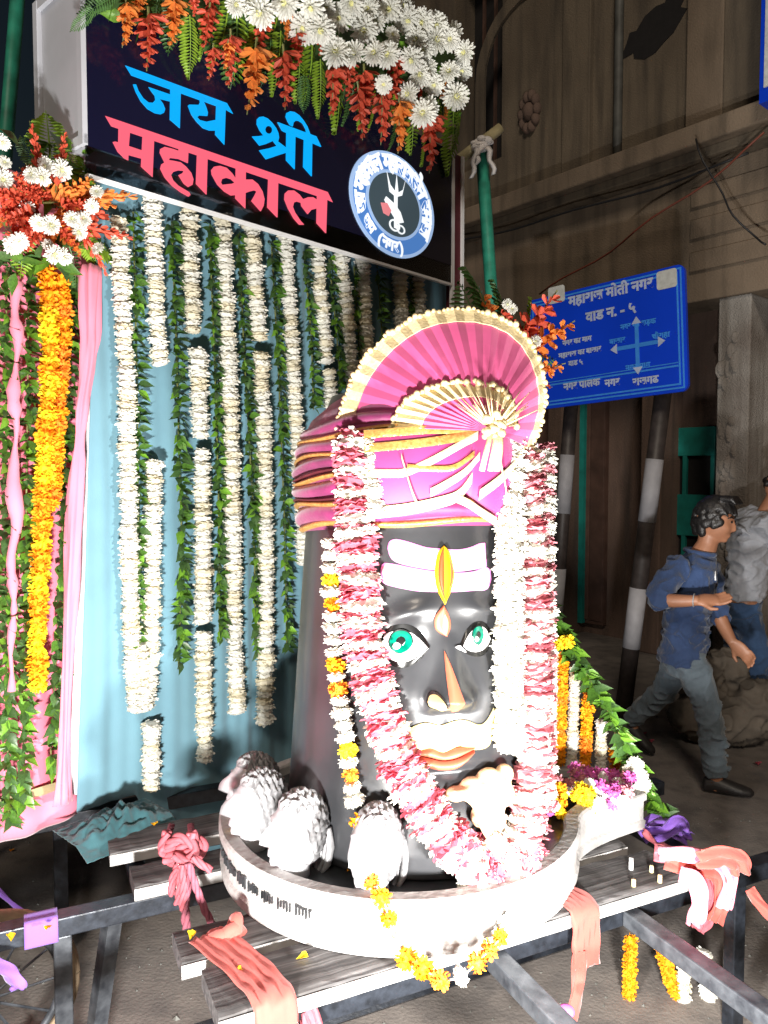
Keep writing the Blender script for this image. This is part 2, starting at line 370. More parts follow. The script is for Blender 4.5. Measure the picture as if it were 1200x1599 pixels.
# arched moulding round the opening and raised pilasters
cx, cz = bpx(830, 120)
ar = MB()
for k in range(14):
    a0 = math.pi * k / 14; a1 = math.pi * (k + 1) / 14
    def P(a, r): return (cx - r * math.cos(a), cz + .2 + r * math.sin(a))
    p = [P(a0, .62), P(a1, .62), P(a1, .75), P(a0, .75)]
    ar.poly(p, h=.03, M=MBLD @ Matrix(((1,0,0,0),(0,0,1,0),(0,1,0,0),(0,0,0,1))))
ar.box((cx - .75, .0, 4.6), (cx - .62, .03, cz + .2), MBLD); ar.box((cx + .62, .0, 4.6), (cx + .75, .03, cz + .2), MBLD)
put('arch_moulding', ar, M_['plaster'], bld)
ro = MB()
for k in range(10):
    a = 2 * math.pi * k / 10
    ro.ball(MBLD @ Vector((cx + .10 * math.cos(a), .02, cz - .35 + .16 * math.sin(a))), (.05, .03, .06), 8, 6)
ro.ball(MBLD @ Vector((cx, .03, cz - .35)), (.07, .07, .09), 8, 6)
put('rosette', ro, M_['recess'], bld, True)
for px in (1105, 1165, 905):
    x = bpx(px, 150)[0]
    bpart('pilaster', (x - .16, 0, 4.56), (x + .16, .06, 10.9), M_['plaster'] if px != 1105 else M_['plaster2'], bevel=.01)
# broken patch with exposed bricks high on the wall
hx, hz = bpx(1025, 40)
hp = MB(); rr = random.Random(3)
pts = [(hx + (.22 + .16 * rr.random()) * math.cos(a * .3142) , hz + (.10 + .14 * rr.random()) * math.sin(a * .3142) + .10 * math.cos(a * .3142)) for a in range(20)]
MW = MBLD @ Matrix(((1,0,0,0),(0,0,1,0),(0,1,0,0),(0,0,0,1)))
hp.poly(pts, h=.006, M=MW); hole = put('broken_patch', hp, M_['dark'], bld)
for k in range(0):
    x = hx - .22 + .45 * rr.random(); z = hz - .1 + .2 * rr.random() + (x - hx) * .35
    mb = MB(); mb.box((x - .08, .004, z - .025), (x + .08, .022, z + .025), MBLD); put('brick', mb, M_['doorwood'], hole, bevel=.006)
# ledge, beam, recessed ground floor
bpart('ledge', (ux0, 0, 4.38), (ux1, .34, 4.55), M_['plaster2'], bevel=.015)
bpart('ledge_lip', (ux0, -.02, 4.30), (ux1, .24, 4.38), M_['plaster'], bevel=.01)
bpart('beam', (ux0, -.42, 3.20), (ux1, .05, 4.30), M_['plaster2'], bevel=.01)
for i, z in enumerate((3.45, 3.72, 3.98)):
    bpart('groove_band', (bpx(1085, 350)[0], .05, z), (ux1, .075, z + .16), M_['plaster2'], bevel=.008)
bpart('recess_wall', (ux0, -.95, 0), (ux1, -.85, 4.29), M_['recess'])
for pa, pb, m in ((1118, 1168, 'plaster3'), (812, 838, 'recess'), (958, 990, 'recess')):
    x0 = bpx(pa, 800)[0]; x1 = bpx(pb, 800)[0]
    bpart('pillar', (x0, -.84, 0), (x1, .02 if m == 'plaster3' else -.45, 3.2), M_[m], bevel=.012)
# closed wooden door with teal stile
x0 = bpx(845, 800, -.84)[0]; x1 = bpx(950, 800, -.84)[0]
dr = bpart('door', (x0, -.84, .12), (x1, -.78, 2.75), M_['doorwood'])
for k in range(5):
    xa = x0 + (x1 - x0) * (k + .04) / 5; xb = x0 + (x1 - x0) * (k + .96) / 5
    mb = MB(); mb.box((xa, -.78, .16), (xb, -.765, 2.7), MBLD); put('plank', mb, M_['doorwood'], dr, bevel=.004)
xm = bpx(908, 760, -.76)[0]
mb = MB(); mb.box((xm - .06, -.775, .12), (xm + .06, -.72, 2.75), MBLD); put('door_stile', mb, M_['teal'], dr)
# teal double door behind the walking man
x0 = bpx(1032, 760, -.84)[0]; x1 = bpx(1122, 760, -.84)[0]
z1 = bpx(1080, 668, -.84)[1]
td = bpart('door', (x0, -.845, .1), (x1, -.80, z1), M_['dark'])
def teal(a, b):
    mb = MB(); mb.box(a, b, MBLD); put('door_rail', mb, M_['teal'], td, bevel=.004)
zt = bpx(1080, 712, -.84)[1]; zb = bpx(1080, 772, -.84)[1]
teal((x0, -.80, zt), (x1, -.76, z1)); teal((x0, -.80, zb - .4), (x1, -.76, zb)); teal((x0, -.80, .1), (x1, -.76, .5))
for f in (0, .46, .93): teal((x0 + (x1-x0)*f, -.80, .5), (x0 + (x1-x0)*(f+.07), -.762, zt))
# broken lumps on the peeling pillar
pl = MB(); xq = bpx(1140, 700)[0]
for k in range(30):
    pl.ball(MBLD @ Vector((xq + rr.uniform(-.08, .06), .022, rr.uniform(.9, 2.9))), (rr.uniform(.02,.06), rr.uniform(.004,.008), rr.uniform(.03,.09)), 7, 5)
put('peeling_flakes', pl, M_['plaster3'], bld, True)['kind'] = 'stuff'
# drain pipe and cables on the facade
pp = MB(); px_, pz_ = bpx(975, 200); pp.tube([MBLD @ Vector((px_, .10, z)) for z in (4.56, 5, 7, 11)], .04)
tag(put('drain_pipe', pp, M_['pipe'], None, True), 'grey vertical drain pipe running down the brown facade', 'pipe')
def cable(a, b, sag, m, label, r=.009, n=14, d=.3):
    (x0, z0), (x1, z1) = bpx(*a), bpx(*b); c = MB()
    c.tube([MBLD @ Vector((x0 + (x1-x0)*k/n, d + .04*math.sin(k), z0 + (z1-z0)*k/n - sag*4*(k/n)*(1-k/n))) for k in range(n+1)], r, 6)
    tag(put('cable', c, M_[m], None, True), label, 'cable')
cable((890, 470), (1240, 235), .05, 'wire_red', 'thin reddish cable slanting across the ledge of the building', .008, d=.46)
cable((1130, 240), (1240, 400), .14, 'wire', 'dark cable looping down below the ledge at the right edge', .008, d=.44)
cable((700, 398), (1210, 262), .06, 'wire', 'long dark cable strung along under the ledge', .010, d=.40)
# lit board at the top right corner
bd = empty('wall_sign', tuple(MBLD @ Vector((bpx(1200, 80, .5)[0], .5, bpx(1200, 160, .5)[1]))), 'pale board with blue border cut by the top right corner', 'sign')
xa, za = bpx(1186, 162, .5)
mb = MB(); mb.box((xa, .05, za), (xa + 1.2, .5, za + 1.6), MBLD); put('board', mb, M_['sign_blue'], bd)
mb = MB(); mb.box((xa + .035, .5, za + .10), (xa + 1.16, .512, za + 1.56), MBLD); put('print', mb, M_['sign_grey'], bd)

# ------------------------------------------------------------------ blue street sign on two black and white posts
SU = Vector((.72, -.69, 0)).normalized(); SN = Vector((SU.y, -SU.x, 0)); S0 = at(1060, 612, 5.2)
tilt = Matrix.Rotation(R(3.0), 4, SN)
MS = Matrix.Translation(S0) @ tilt @ Matrix(((SU.x, 0, SN.x, 0), (SU.y, 0, SN.y, 0), (0, 1, 0, 0), (0, 0, 0, 1)))   # local x along, y up, z towards viewer
SNt = MS.to_3x3() @ Vector((0, 0, 1))
def spx(px, py):
    p = MS.inverted() @ onplane(px, py, S0, SNt); return p.x, p.y
bs = empty('street_sign', (S0.x, S0.y, 0), 'blue street name board in Hindi on two black and white posts', 'sign')
(bx0, _), (bx1, by1) = spx(832, 620), spx(1072, 412)
bx1 = max(bx1, spx(1063, 590)[0]); by0 = min(spx(1058, 613)[1], 0) ; H = by1 - by0; W = bx1 - bx0
def rrect(x0, y0, x1, y1, r, n=5):
    o = []
    for cx_, cy_, a0 in ((x1-r, y0+r, -90), (x1-r, y1-r, 0), (x0+r, y1-r, 90), (x0+r, y0+r, 180)):
        for k in range(n + 1):
            a = R(a0 + 90 * k / n); o.append((cx_ + r*math.cos(a), cy_ + r*math.sin(a)))
    return o
mb = MB(); mb.poly(rrect(bx0, by0, bx1, by1, .05), h=.03, M=MS); brd = put('board', mb, M_['sign_blue'], bs)
def band(y0, y1, x0, x1, m='sign_line', nm='printed_line'):
    mb = MB(); mb.poly([(x0, y0), (x1, y0), (x1, y1), (x0, y1)], h=.004, M=MS @ Matrix.Translation((0, 0, .0302))); return put(nm, mb, M_[m], brd)
e = .022
for i, (o1, o2) in enumerate(((.02, .032), (.045, .057))):
    band(by1-o2, by1-o1, bx0+o2, bx1-o2); band(by0+o1, by0+o2, bx0+o2, bx1-o2); band(by0+o1, by1-o1, bx1-o2+.0005, bx1-o1); band(by0+o1, by1-o1, bx0+o1, bx0+o2-.0005)
band(by0 + .20*H, by0 + .215*H, bx0+.06, bx1-.06); band(by0 + .228*H, by0 + .236*H, bx0+.06, bx1-.06)
def text_mesh(s, size, m, parent, M, name='lettering', ext=.002, align='CENTER'):
    cu = bpy.data.curves.new('t', 'FONT'); cu.body = s; cu.size = size; cu.align_x = align; cu.extrude = ext; cu.resolution_u = 3; cu.offset = .004 * size / .1
    o = bpy.data.objects.new('t', cu); C.objects.link(o); dg = bpy.context.evaluated_depsgraph_get()
    me = bpy.data.meshes.new_from_object(o.evaluated_get(dg)); bpy.data.objects.remove(o); bpy.data.curves.remove(cu)
    me.materials.clear(); me.materials.append(m); me.transform(M)
    o2 = link(name, me, parent); q = parent; off = Vector((0,0,0))
    while q is not None: off += Vector(q.location); q = q.parent
    o2.location = -off; return o2
def st(s, px, py, size, m='sign_white', rot=0):
    x, y = spx(px, py); return text_mesh(s, size, M_[m], brd, MS @ Matrix.Translation((x, y - size*.3, .034)) @ Matrix.Rotation(rot, 4, 'Z'))
def st_(*a, **k): o_ = st0(*a, **k); o_['kind'] = 'stuff'; return o_
st0 = st; st = st_
st('महाराज मोती नगर', 955, 458, .098); st('वाड न. - ५', 957, 489, .098)
st('नगर की सड़क', 1000, 507, .050, 'sign_line'); st('बाजार', 968, 533, .052, 'sign_line'); st('चौराहा', 1036, 525, .052, 'sign_line'); st('नगर माग', 1000, 573, .055, 'sign_line')
st('नगर का माग', 905, 533, .052); st('महाराज का बाजार', 909, 551, .052); st('वाड ५', 903, 567, .052)
st('नगर पालक', 912, 601, .072); st('नगर', 960, 598, .072); st('राजगढ', 1012, 595, .072)
for px, py in ((873, 461), (1045, 437)):
    x, y = spx(px, py); mb = MB(); mb.poly(rrect(x-.07, y-.062, x+.07, y+.062, .02), h=.004, M=MS @ Matrix.Translation((0,0,.0303))); put('emblem_patch', mb, M_['sign_grey'], brd)
# the arrow cross of the map print
cxp, cyp = spx(999, 540)
mb = MB(); mb.poly([(cxp-.15, cyp-.014), (cxp+.15, cyp-.014), (cxp+.15, cyp+.014), (cxp-.15, cyp+.014)], h=.004, M=MS @ Matrix.Translation((0,0,.0303))); put('map_arrow', mb, M_['sign_line'], brd)
mb = MB(); mb.poly([(cxp-.014, cyp-.15), (cxp+.014, cyp-.15), (cxp+.014, cyp+.15), (cxp-.014, cyp+.15)], h=.005, M=MS @ Matrix.Translation((0,0,.0304))); put('map_arrow', mb, M_['sign_line'], brd)
for dx, dy in ((1,0),(-1,0),(0,1),(0,-1)):
    q = Vector((cxp + dx*.15, cyp + dy*.15)); d = Vector((dx, dy)); n_ = Vector((-dy, dx))
    mb = MB(); mb.poly([tuple(q + n_*.035), tuple(q - n_*.035), tuple(q + d*.05)][::-1], h=.006, M=MS @ Matrix.Translation((0,0,.0305))); put('arrow_head', mb, M_['sign_white'], brd)
# posts, each with painted bands
for tops, bots in (((893, 625), (862, 1095)), ((1035, 622), (978, 1130))):
    a = at(*tops, 6.02 if tops[0] < 950 else 5.44); b = onz(*bots, 0); b = Vector((b.x, b.y, 0)); 
    Yb = a.y + .03; t_ = (bots[0] - 600) / 1200; b = Vector((t_ * Yb * 1.0, Yb, 0.0))
    pm = MB(); pm.tube([a + (a-b).normalized()*.55, b], .060 if tops[0] > 950 else .055, 12); po = put('post', pm, M_['post_black'], bs, True)
    def band3(y0, y1):
        # heights along the post that project to these picture rows
        def tz(py):
            best = min((abs(((lambda q: 799.5 - 1200 * (q - CAM).dot(UP) / (q - CAM).dot(FW))(a.lerp(b, k/400))) - py), k/400) for k in range(401)); return best[1]
        p0 = a.lerp(b, tz(y0)); p1 = a.lerp(b, tz(y1)); mm = MB(); mm.tube([p0, p1], .062 if tops[0] > 950 else .057, 14); put('white_band', mm, M_['post_white'], po, True)
    if tops[0] < 950: band3(710, 802); band3(888, 975)
    else: band3(717, 815); band3(918, 1012)

# ================================================================== CART: black steel frame, rails along E, cross members along N
E = Vector((.905, .425, 0)).normalized(); N = Vector((-E.y, E.x, 0))
def sn(s, n, z): p = E * s + N * n; return Vector((p.x, p.y, z))
ME = Matrix(((E.x, N.x, 0, 0), (E.y, N.y, 0, 0), (0, 0, 1, 0), (0, 0, 0, 1)))
cart = empty('cart', tuple(sn(.5, 2.3, 0)), 'black steel cart frame of square rails and legs under the planks', 'cart')
def rail(name, a, b, m='steel', parent=cart, bevel=.004):
    mb = MB(); mb.box(a, b, ME); return put(name, mb, M_[m], parent, bevel=bevel)
RZ0, RZ1 = .465, .520
for n_, s0, s1 in ((1.66, -.35, 2.6), (2.28, -1.4, 2.3), (2.98, -1.6, 2.6), (.78, .2, 2.6)):
    rail('rail', (s0, n_ - .028, RZ0), (s1, n_ + .028, RZ1))
# cross members (a little lower than the rails' tops)
for px, py in ((800, 1508), (1035, 1452)):
    p = onz(px, py, RZ1); s_ = p.dot(E); rail('cross_member', (s_ - .026, .81, RZ0 + .004), (s_ + .026, 1.63, RZ1 - .006), 'steel_worn')
for s_ in (-.55, .30, 1.20):
    rail('cross_member', (s_ - .026, 2.31, RZ0 + .004), (s_ + .026, 2.95, RZ1 - .006))
rail('cross_member', (1.95 - .026, 1.69, RZ0 + .004), (1.95 + .026, 2.95, RZ1 - .006))
for px, py in ((98, 1335), (102, 1510)):
    n_ = 2.98 if py < 1400 else 2.28
    p = onz(px, py, RZ0 - .0); s_ = p.dot(E)
    rail('leg', (s_ - .024, n_ - .022, 0), (s_ + .024, n_ + .022, RZ0 - .001), 'steel_worn' if n_ < 2.5 else 'steel')
for s_, n_ in ((2.0, 1.66), (2.2, 2.98), (2.35, .78), (.35, .78), (.95, 2.28)):
    rail('leg', (s_ - .024, n_ - .022, 0), (s_ + .024, n_ + .022, RZ0 - .001))
a = sn(onz(183, 1470, RZ0).dot(E), 2.28, RZ0 + .02); b = Vector((a.x - .07, a.y - .02, .0))
mb = MB(); mb.tube([a, b], .030, 4); put('diagonal_strut', mb, M_['steel_worn'], cart)
a = sn(-.9, 2.31, .02); mb = MB(); mb.tube([sn(-.9, 2.1, .10), sn(1.8, 2.1, .10)], .022, 4); put('lower_bar', mb, M_['steel'], cart)
# tan tyred wheel at the left
wc = onz(-22, 1560, .26)
ax = Vector((.55, -.835, 0)); tu = Vector((.835, .55, 0))
def wring(r, n=40): return [Vector((wc.x, wc.y, .255)) + tu * r * math.cos(2*math.pi*k/n) + Vector((0,0,1)) * r * math.sin(2*math.pi*k/n) for k in range(n + 1)]
mb = MB(); mb.tube([Vector((wc.x, wc.y, .255)) - ax*.05, Vector((wc.x, wc.y, .255)) + ax*.05], .03, 10); wh = put('wheel', mb, M_['steel'], cart, True); wh['label'] = 'tan tyred spoked wheel at the left of the cart'
mb = MB(); mb.tube(wring(.235), .020, 8, False); put('tyre', mb, M_['tyre'], wh, True)
mb = MB(); mb.tube(wring(.200), .012, 6, False); put('rim', mb, M_['steel_worn'], wh, True)
for k in range(12):
    an = 2*math.pi*k/12; mb = MB(); mb.tube([Vector((wc.x, wc.y, .255)) + tu*.028*math.cos(an) + Vector((0,0,1))*.028*math.sin(an), Vector((wc.x, wc.y, .255)) + tu*.195*math.cos(an) + Vector((0,0,1))*.195*math.sin(an)], .004, 5); put('spoke', mb, M_['steel_worn'], wh)

# ------------------------------------------------------------------ planks lying across the rails
PZ0, PZ1 = .522, .568
def plank(s0, s1, n0, n1, label, z0=PZ0, z1=PZ1, edge=True):
    o = empty('plank', tuple(sn(s0, (n0+n1)/2, z0)), label, 'plank', 'wooden planks under the stone base')
    nx = 40; mb = MB(); rr_ = random.Random(int(n0*1000))
    rings = []
    for k in range(nx + 1):
        s_ = s0 + (s1 - s0) * k / nx; j = lambda: rr_.uniform(-.0025, .0025)
        rings.append([sn(s_, n0 + j(), z0), sn(s_, n1 + j(), z0), sn(s_, n1 - .004 + j(), z1 - .002 + j()), sn(s_, n1 - .02, z1 + j()*.6), sn(s_, n0 + .02, z1 + j()*.6), sn(s_, n0 + .003 + j(), z1 - .003 + j())])
    mb.loft(rings); put('board', mb, M_['wood'], o)
    if edge:
        mb = MB(); mb.box((s0 - .002, n0 - .004, z0 + .004), (s1 + .002, n0 - .0015, z1 - .008), ME); put('pale_edge', mb, M_['plankedge'], o)
    return o
def sl(px, py, z=PZ1): p = onz(px, py, z); return p.dot(E), p.dot(N)
s0, n0 = sl(342, 1590); s1, n1 = sl(305, 1515)
plank(s0, sl(1098, 1380)[0], n0, n1, 'nearest plank, tied with coral cloth at both ends')
s2, n2 = sl(296, 1500); s3, n3 = sl(270, 1458)
plank(s3, 1.72, max(n2, n1 + .012), n3 + .01, 'second plank from the front with its end below the pink rope')
s4, n4 = sl(222, 1382); plank(s4 - .02, 1.62, n4, n4 + .13, 'third plank from the front with a pale sawn end left of the knot')
s5, n5 = sl(183, 1330); plank(s5 - .02, 1.5, n5, n5 + .15, 'rearmost plank beside the foot of the blue curtain')

# ================================================================== BACKDROP: blue curtain, pink curtain, board
PU = Vector((.672, .740, 0)).normalized(); PN = Vector((PU.y, -PU.x, 0)); PB = Vector((-1.07, 2.62, 0))
def pb(s, z, d=0): return PB + PU * s + PN * d + Vector((0, 0, z))
def ppx(px, py, d=0):
    q = onplane(px, py, PB + PN * d, PN) - PB; return q.dot(PU), q.z
def curtain(name, sl_, sr_, z0, z1, d, amp, freq, m, label, nu=160, nv=60, seed=1, zb=None):
    mb = MB()
    def fn(u, v):
        z = z0 + (z1 - z0) * v; a = sl_(z); b = sr_(z); s = a + (b - a) * u
        ph = s * freq + .5 * math.sin(z * 1.3 + seed)
        ph += 2.2 * noise.noise(Vector((s * 2.2, z * .35, seed + 4)))
        w = amp * (math.sin(ph) * (.5 + .9 * abs(noise.noise(Vector((s * 3, z * .5, seed + 9))))) + .35 * math.sin(ph * 2.3 + 1 + .6 * z) + 1.3 * noise.noise(Vector((s * 4, z * .8, seed))) + .5 * noise.noise(Vector((s * 11, z * 3.5, seed + 2))))
        if zb: q_ = zb(s); z = q_ + (z1 - q_) * v
        return pb(s, z, d + w)
    mb.grid(fn, nu, nv)
    o = put(name, mb, m, None, True); md = o.modifiers.new('t', 'SOLIDIFY'); md.thickness = .002
    return tag(o, label, 'curtain')
bt, bb = ppx(150, 430)[0], ppx(122, 1285)[0]
curtain('blue_curtain', lambda z: bb + (bt - bb) * (z - .6) / 2.0, lambda z: 2.16, .55, 2.86, 0, .006, 38, M_['blue'], 'light blue pleated curtain behind the hanging flower strings', 260, 70, 2, zb=lambda s: .57 - .42 * max(0, min(1, (s - .22) / .2)))
# white board whose edge shows left of the blue curtain
w0 = ppx(106, 1285, -.03)[0]; w1 = ppx(132, 745, -.03)[0]
mb = MB(); q = [(w0, .56), (.25, .56), (.45, .15), (2.2, .15), (2.2, 2.8), (w1 + .10, 2.8), (w1, 1.77)]
mb.poly(q, h=.02, M=Matrix(((PU.x, 0, PN.x, PB.x - PN.x*.055), (PU.y, 0, PN.y, PB.y - PN.y*.055), (0, 1, 0, 0), (0, 0, 0, 1))))
tag(put('backing_board', mb, M_['whiteboard']), 'white board edge showing between the pink and blue curtains', 'board')
# gathered pink curtain further left
pr_t, pr_b = ppx(152, 430, -.10)[0], ppx(108, 1255, -.10)[0]
curtain('pink_curtain', lambda z: -1.3, lambda z: pr_b + (pr_t - pr_b) * (z - .62) / 2.0 + .012*math.sin(z*9), .60, 2.75, -.10, .012, 46, M_['pink'], 'pink gathered curtain behind the leaf strings at the left', 160, 90, 5)
rb = MB()   # rolled pink edge of the curtain, lying over the board
hpts = smooth_path([pb(*ppx(x, y, .015), .015) for x, y in ((142,415),(141,500),(139,560),(128,640),(122,720),(116,830),(110,950),(104,1080),(100,1180),(97,1255))], 4)
hr_ = []
for i, p in enumerate(hpts):
    row = []; base_r = .020 + .006*math.sin(i*.35 + 1) + (.006 if i < 14 else 0)
    if 12 < i < 16: base_r *= .8
    for k in range(28):
        a_ = 2*math.pi*k/28; q_ = base_r*(1 + .28*math.sin(4*a_ + .22*i) + .16*math.sin(7*a_ - .35*i) + .35*noise.noise(Vector((math.cos(a_)*1.2, math.sin(a_)*1.2, i*.30))))
        row.append(p + PU*q_*math.cos(a_) + PN*q_*.8*math.sin(a_))
    hr_.append(row)
rb.loft(hr_)
tag(put('rolled_hem', rb, M_['pink'], None, True), 'thick rolled pink hem between the leaf strings and the blue curtain', 'cloth')
# bunched pink cloth hanging down between the leaf strings
bp_ = MB(); pts = []
for k in range(46):
    t = k / 45; px = 27 - 8 * t + 9 * noise.noise(Vector((k * .21, 3, 8))); py = 440 + 640 * t; s, z = ppx(px, py, -.005); pts.append(pb(s, z, -.01))
bp_.tube(pts, [max(.006, .015 + .020 * noise.noise(Vector((k * .33, 1.7, .4))) + .007 * noise.noise(Vector((k * .9, 4, 2)))) for k in range(46)], 9)
tag(put('twisted_cloth', bp_, M_['pink'], None, True), 'twisted pink cloth hanging between the leaf strings', 'cloth')
# wooden batten and lower pink flap, dark gap below
a = ppx(-40, 1262, -.10); b = ppx(108, 1232, -.10)
mb = MB(); mb.tube([pb(-1.2, .645, -.07), pb(b[0], .655, -.07)], .018, 4); tag(put('batten', mb, M_['bamboo_raw']), 'pale wooden batten across the foot of the pink curtain', 'batten')
fl = MB()
fl.grid(lambda u, v: pb(-1.3 + (b[0] + 1.3) * u, .66 - (.10 + .03 * math.sin(u * 9)) * v, -.075 + .05 * math.sin(v * 2.5) + .008 * math.sin(u * 60)), 80, 10)
o = put('cloth_flap', fl, M_['pink'], None, True); o.modifiers.new('t', 'SOLIDIFY').thickness = .002; tag(o, 'lower pink cloth flap folded under the wooden batten', 'cloth')
# crumpled teal cloth heap at the foot of the blue curtain
hc = onz(185, 1292, .56)
hp = MB()
def hf(u, v):
    x = (u - .5) * .34; y = (v - .5) * .24
    r = math.hypot((u - .5) * 2, (v - .5) * 2)
    h = .045 * max(0, 1 - r ** 1.6) * (1 + .9 * noise.noise(Vector((u * 9, v * 9, 3))) + .22 * noise.noise(Vector((u * 22, v * 22, 8)))) + .014 * max(0, 1 - r) * math.sin(30 * u + 14 * v + 5 * noise.noise(Vector((u*3, v*3, 0))))
    p = hc + PU * x + PN * (y - .0); return Vector((p.x, p.y, .572 + h + .004 * noise.noise(Vector((u*20, v*20, 1))) - .10 * max(0, v - .7)))
hp.grid(hf, 60, 44); o = put('cloth_heap', hp, M_['teal_cloth'], None, True); o.modifiers.new('t', 'SOLIDIFY').thickness = .002
tag(o, 'crumpled teal cloth heaped at the foot of the blue curtain', 'cloth')

# ------------------------------------------------------------------ poles
def pole(pts, r, m, name, label, cat='pole', n=12):
    mb = MB(); mb.tube(pts, r, n); return tag(put(name, mb, M_[m], None, True), label, cat)
a = at(32, -60, 3.2); b = at(10, 215, 3.2); d_ = (b - a).normalized(); b2 = b + d_ * ((0 - b.z) / d_.z)
pole([a, b, b2], .028, 'bamboo', 'bamboo_pole', 'green painted pole at the top left behind the bouquet')
a = at(753, 238, 4.45); b = at(766, 430, 4.45); d_ = (b - a).normalized(); b2 = b + d_ * ((0 - b.z) / d_.z)
pole([a, b, b2], .036, 'bamboo', 'bamboo_pole', 'green painted upright pole right of the lit sign')
pole([at(716, 250, 4.40), at(782, 200, 4.42)], .03, 'bamboo_raw', 'bamboo_crossbar', 'short bare bamboo crosspiece lashed to the green upright pole')
rg = MB(); q = at(752, 228, 4.38); rr = random.Random(4)
for k in range(9):
    rg.ball(q + Vector((rr.uniform(-.05,.05), rr.uniform(-.04,.0), rr.uniform(-.03,.03))), (rr.uniform(.015,.03), .02, rr.uniform(.012,.022)), 9, 6)
for x0, x1, z1 in ((-.03, -.055, -.17), (.03, .07, -.15), (-.01, -.03, -.10)):
    hw = []
    for k in range(7):
        t = k/6; c_ = q + Vector((x0 + (x1-x0)*t + .008*math.sin(k*1.7), -.04 + .006*math.cos(k*2), -.02 + z1*t)); wd_ = .018*(1 - .3*t)
        hw.append([c_ + Vector((-wd_, .003, 0)), c_ + Vector((0, -.006, .004)), c_ + Vector((wd_, .003, .006)), c_ + Vector((0, .006, 0))])
    rg.loft(hw)
rg.ball(q, (.05,.045,.03)); rg.ball(q + Vector((.03,-.02,.02)), (.03,.03,.025)); rg.ball(q + Vector((-.03,-.02,-.015)), (.03,.03,.02)); tag(put('rag_knot', rg, M_['white_rag'], None, True), 'white rag knotted where the crosspiece meets the green pole', 'rag')
# ================================================================== LIT SIGN BOX
SD = .14
(sgl, _), (sgr, _) = ppx(136, 290, SD), ppx(705, 455, SD)
SZ0 = 2.72; SZB = 2.81; SZ1 = SZ0 + .66
MG = Matrix(((PU.x, 0, PN.x, PB.x + PN.x*SD), (PU.y, 0, PN.y, PB.y + PN.y*SD), (0, 1, 0, 0), (0, 0, 0, 1)))
def gp(px, py): return ppx(px, py, SD)
sg = empty('light_box_sign', tuple(MG @ Vector(((sgl+sgr)/2, SZ0, 0))), 'black light box sign with blue and pink glowing Hindi words', 'sign')
def gpart(name, a, b, m, parent=sg, bevel=0):
    mb = MB(); mb.box(a, b, MG); return put(name, mb, M_[m], parent, bevel=bevel)
gpart('face_panel', (sgl, SZB, -.012), (sgr, SZ1, 0), 'acrylic')
gpart('skirt_panel', (sgl, SZ0, -.010), (sgr, SZB - .001, -.002), 'skirt')
gpart('box_body', (sgl + .004, SZB + .004, -.33), (sgr - .004, SZ1, -.0125), 'boxwhite')
gpart('bottom_trim', (sgl, SZ0 - .012, -.014), (sgr, SZ0 - .001, .006), 'whiteboard')
for z in (SZB + .004, SZ1 - .03): gpart('side_trim', (sgl - .012, z, -.34), (sgl + .003, z + .03, .004), 'boxwhite')
for y in (-.34, -.026): gpart('side_trim', (sgl - .014, SZB, y), (sgl + .0035, SZ1 + .001, y + .03), 'boxwhite')
gpart('edge_strip', (sgr + .001, SZ0 - .25, -.012), (sgr + .022, SZ1, .004), 'whiteboard')
gpart('edge_strip', (sgr + .085, SZ0 - .25, -.012), (sgr + .103, SZ1, .004), 'whiteboard')
gpart('edge_post', (sgr + .023, .3, -.05), (sgr + .084, SZ1, -.006), 'maroon')
# letters traced as outlines: (origin, scale, outlines with optional holes)
LH = [0]
def letter(ox, oy, s, polys, m):
    mb = MB()
    for pl_ in polys:
        outer, holes = (pl_ if isinstance(pl_, tuple) else (pl_, []))
        LH[0] += 1; h = .002 + .0003 * (LH[0] % 12)
        cv = lambda l: [gp(ox + x / s, oy + y / s) for x, y in l]
        mb.poly(cv(outer), [cv(x) for x in holes], h, MG)
    return put('letter', mb, M_[m], sg)
A = (180, 90, 6.0)
letter(*A, [[(92,72),(1045,425),(1102,525),(1025,482),(150,166)]], 'led_blue')
letter(*A, [[(515,280),(612,318),(603,660),(510,580)],
            [(310,275),(520,347),(515,410),(412,385),(445,430),(465,480),(455,515),(425,530),(370,520),(300,480),(235,405),(190,320),(165,250),(192,250),(215,310),(260,380),(310,420),(350,422),(375,395),(368,355),(340,320)]], 'led_blue')
letter(*A, [[(945,445),(1032,478),(1020,815),(935,720)],
            [(790,395),(820,405),(838,435),(852,470),(865,515),(860,545),(785,540),(765,558),(790,585),(850,600),(950,580),(940,682),(880,682),(820,660),(760,600),(710,530),(680,450),(690,440),(780,442),(792,420)]], 'led_blue')
Bq = (380, 160, 8.571)
letter(*Bq, [([(180,225),(210,195),(260,188),(320,213),(380,268),(435,343),(465,408),(474,470),(458,530),(400,508),(380,520),(300,555),(215,577),(115,455),(200,450),(268,440),(215,370),(178,290)],
              [[(338+50*math.cos(a*.5236), 365+54*math.sin(a*.5236)) for a in range(12)]]),
             [(210,640),(330,615),(445,580),(395,515),(450,515),(578,612),(578,670),(480,700),(380,735),(300,760)],
             [(575,393),(692,432),(682,892),(570,772)]], 'led_blue')
letter(*Bq, [[(810,478),(917,520),(910,987),(800,862)],
             [(565,190),(575,140),(620,118),(680,130),(740,170),(800,240),(850,320),(890,425),(840,405),(830,350),(790,280),(740,245),(700,240),(665,270),(655,320),(620,300),(590,250)]], 'led_blue')
letter(*Bq, [[(455,265),(970,455),(1035,592),(915,540),(540,390),(515,375)]], 'led_blue')
letter(0, 0, 1, [[(164.2,180.8),(511.6,299.6),(519.5,315.6),(508,310.3),(173.5,196.9)]], 'led_pink')
D3 = (155, 170, 6.0); D4 = (320, 220, 5.714)
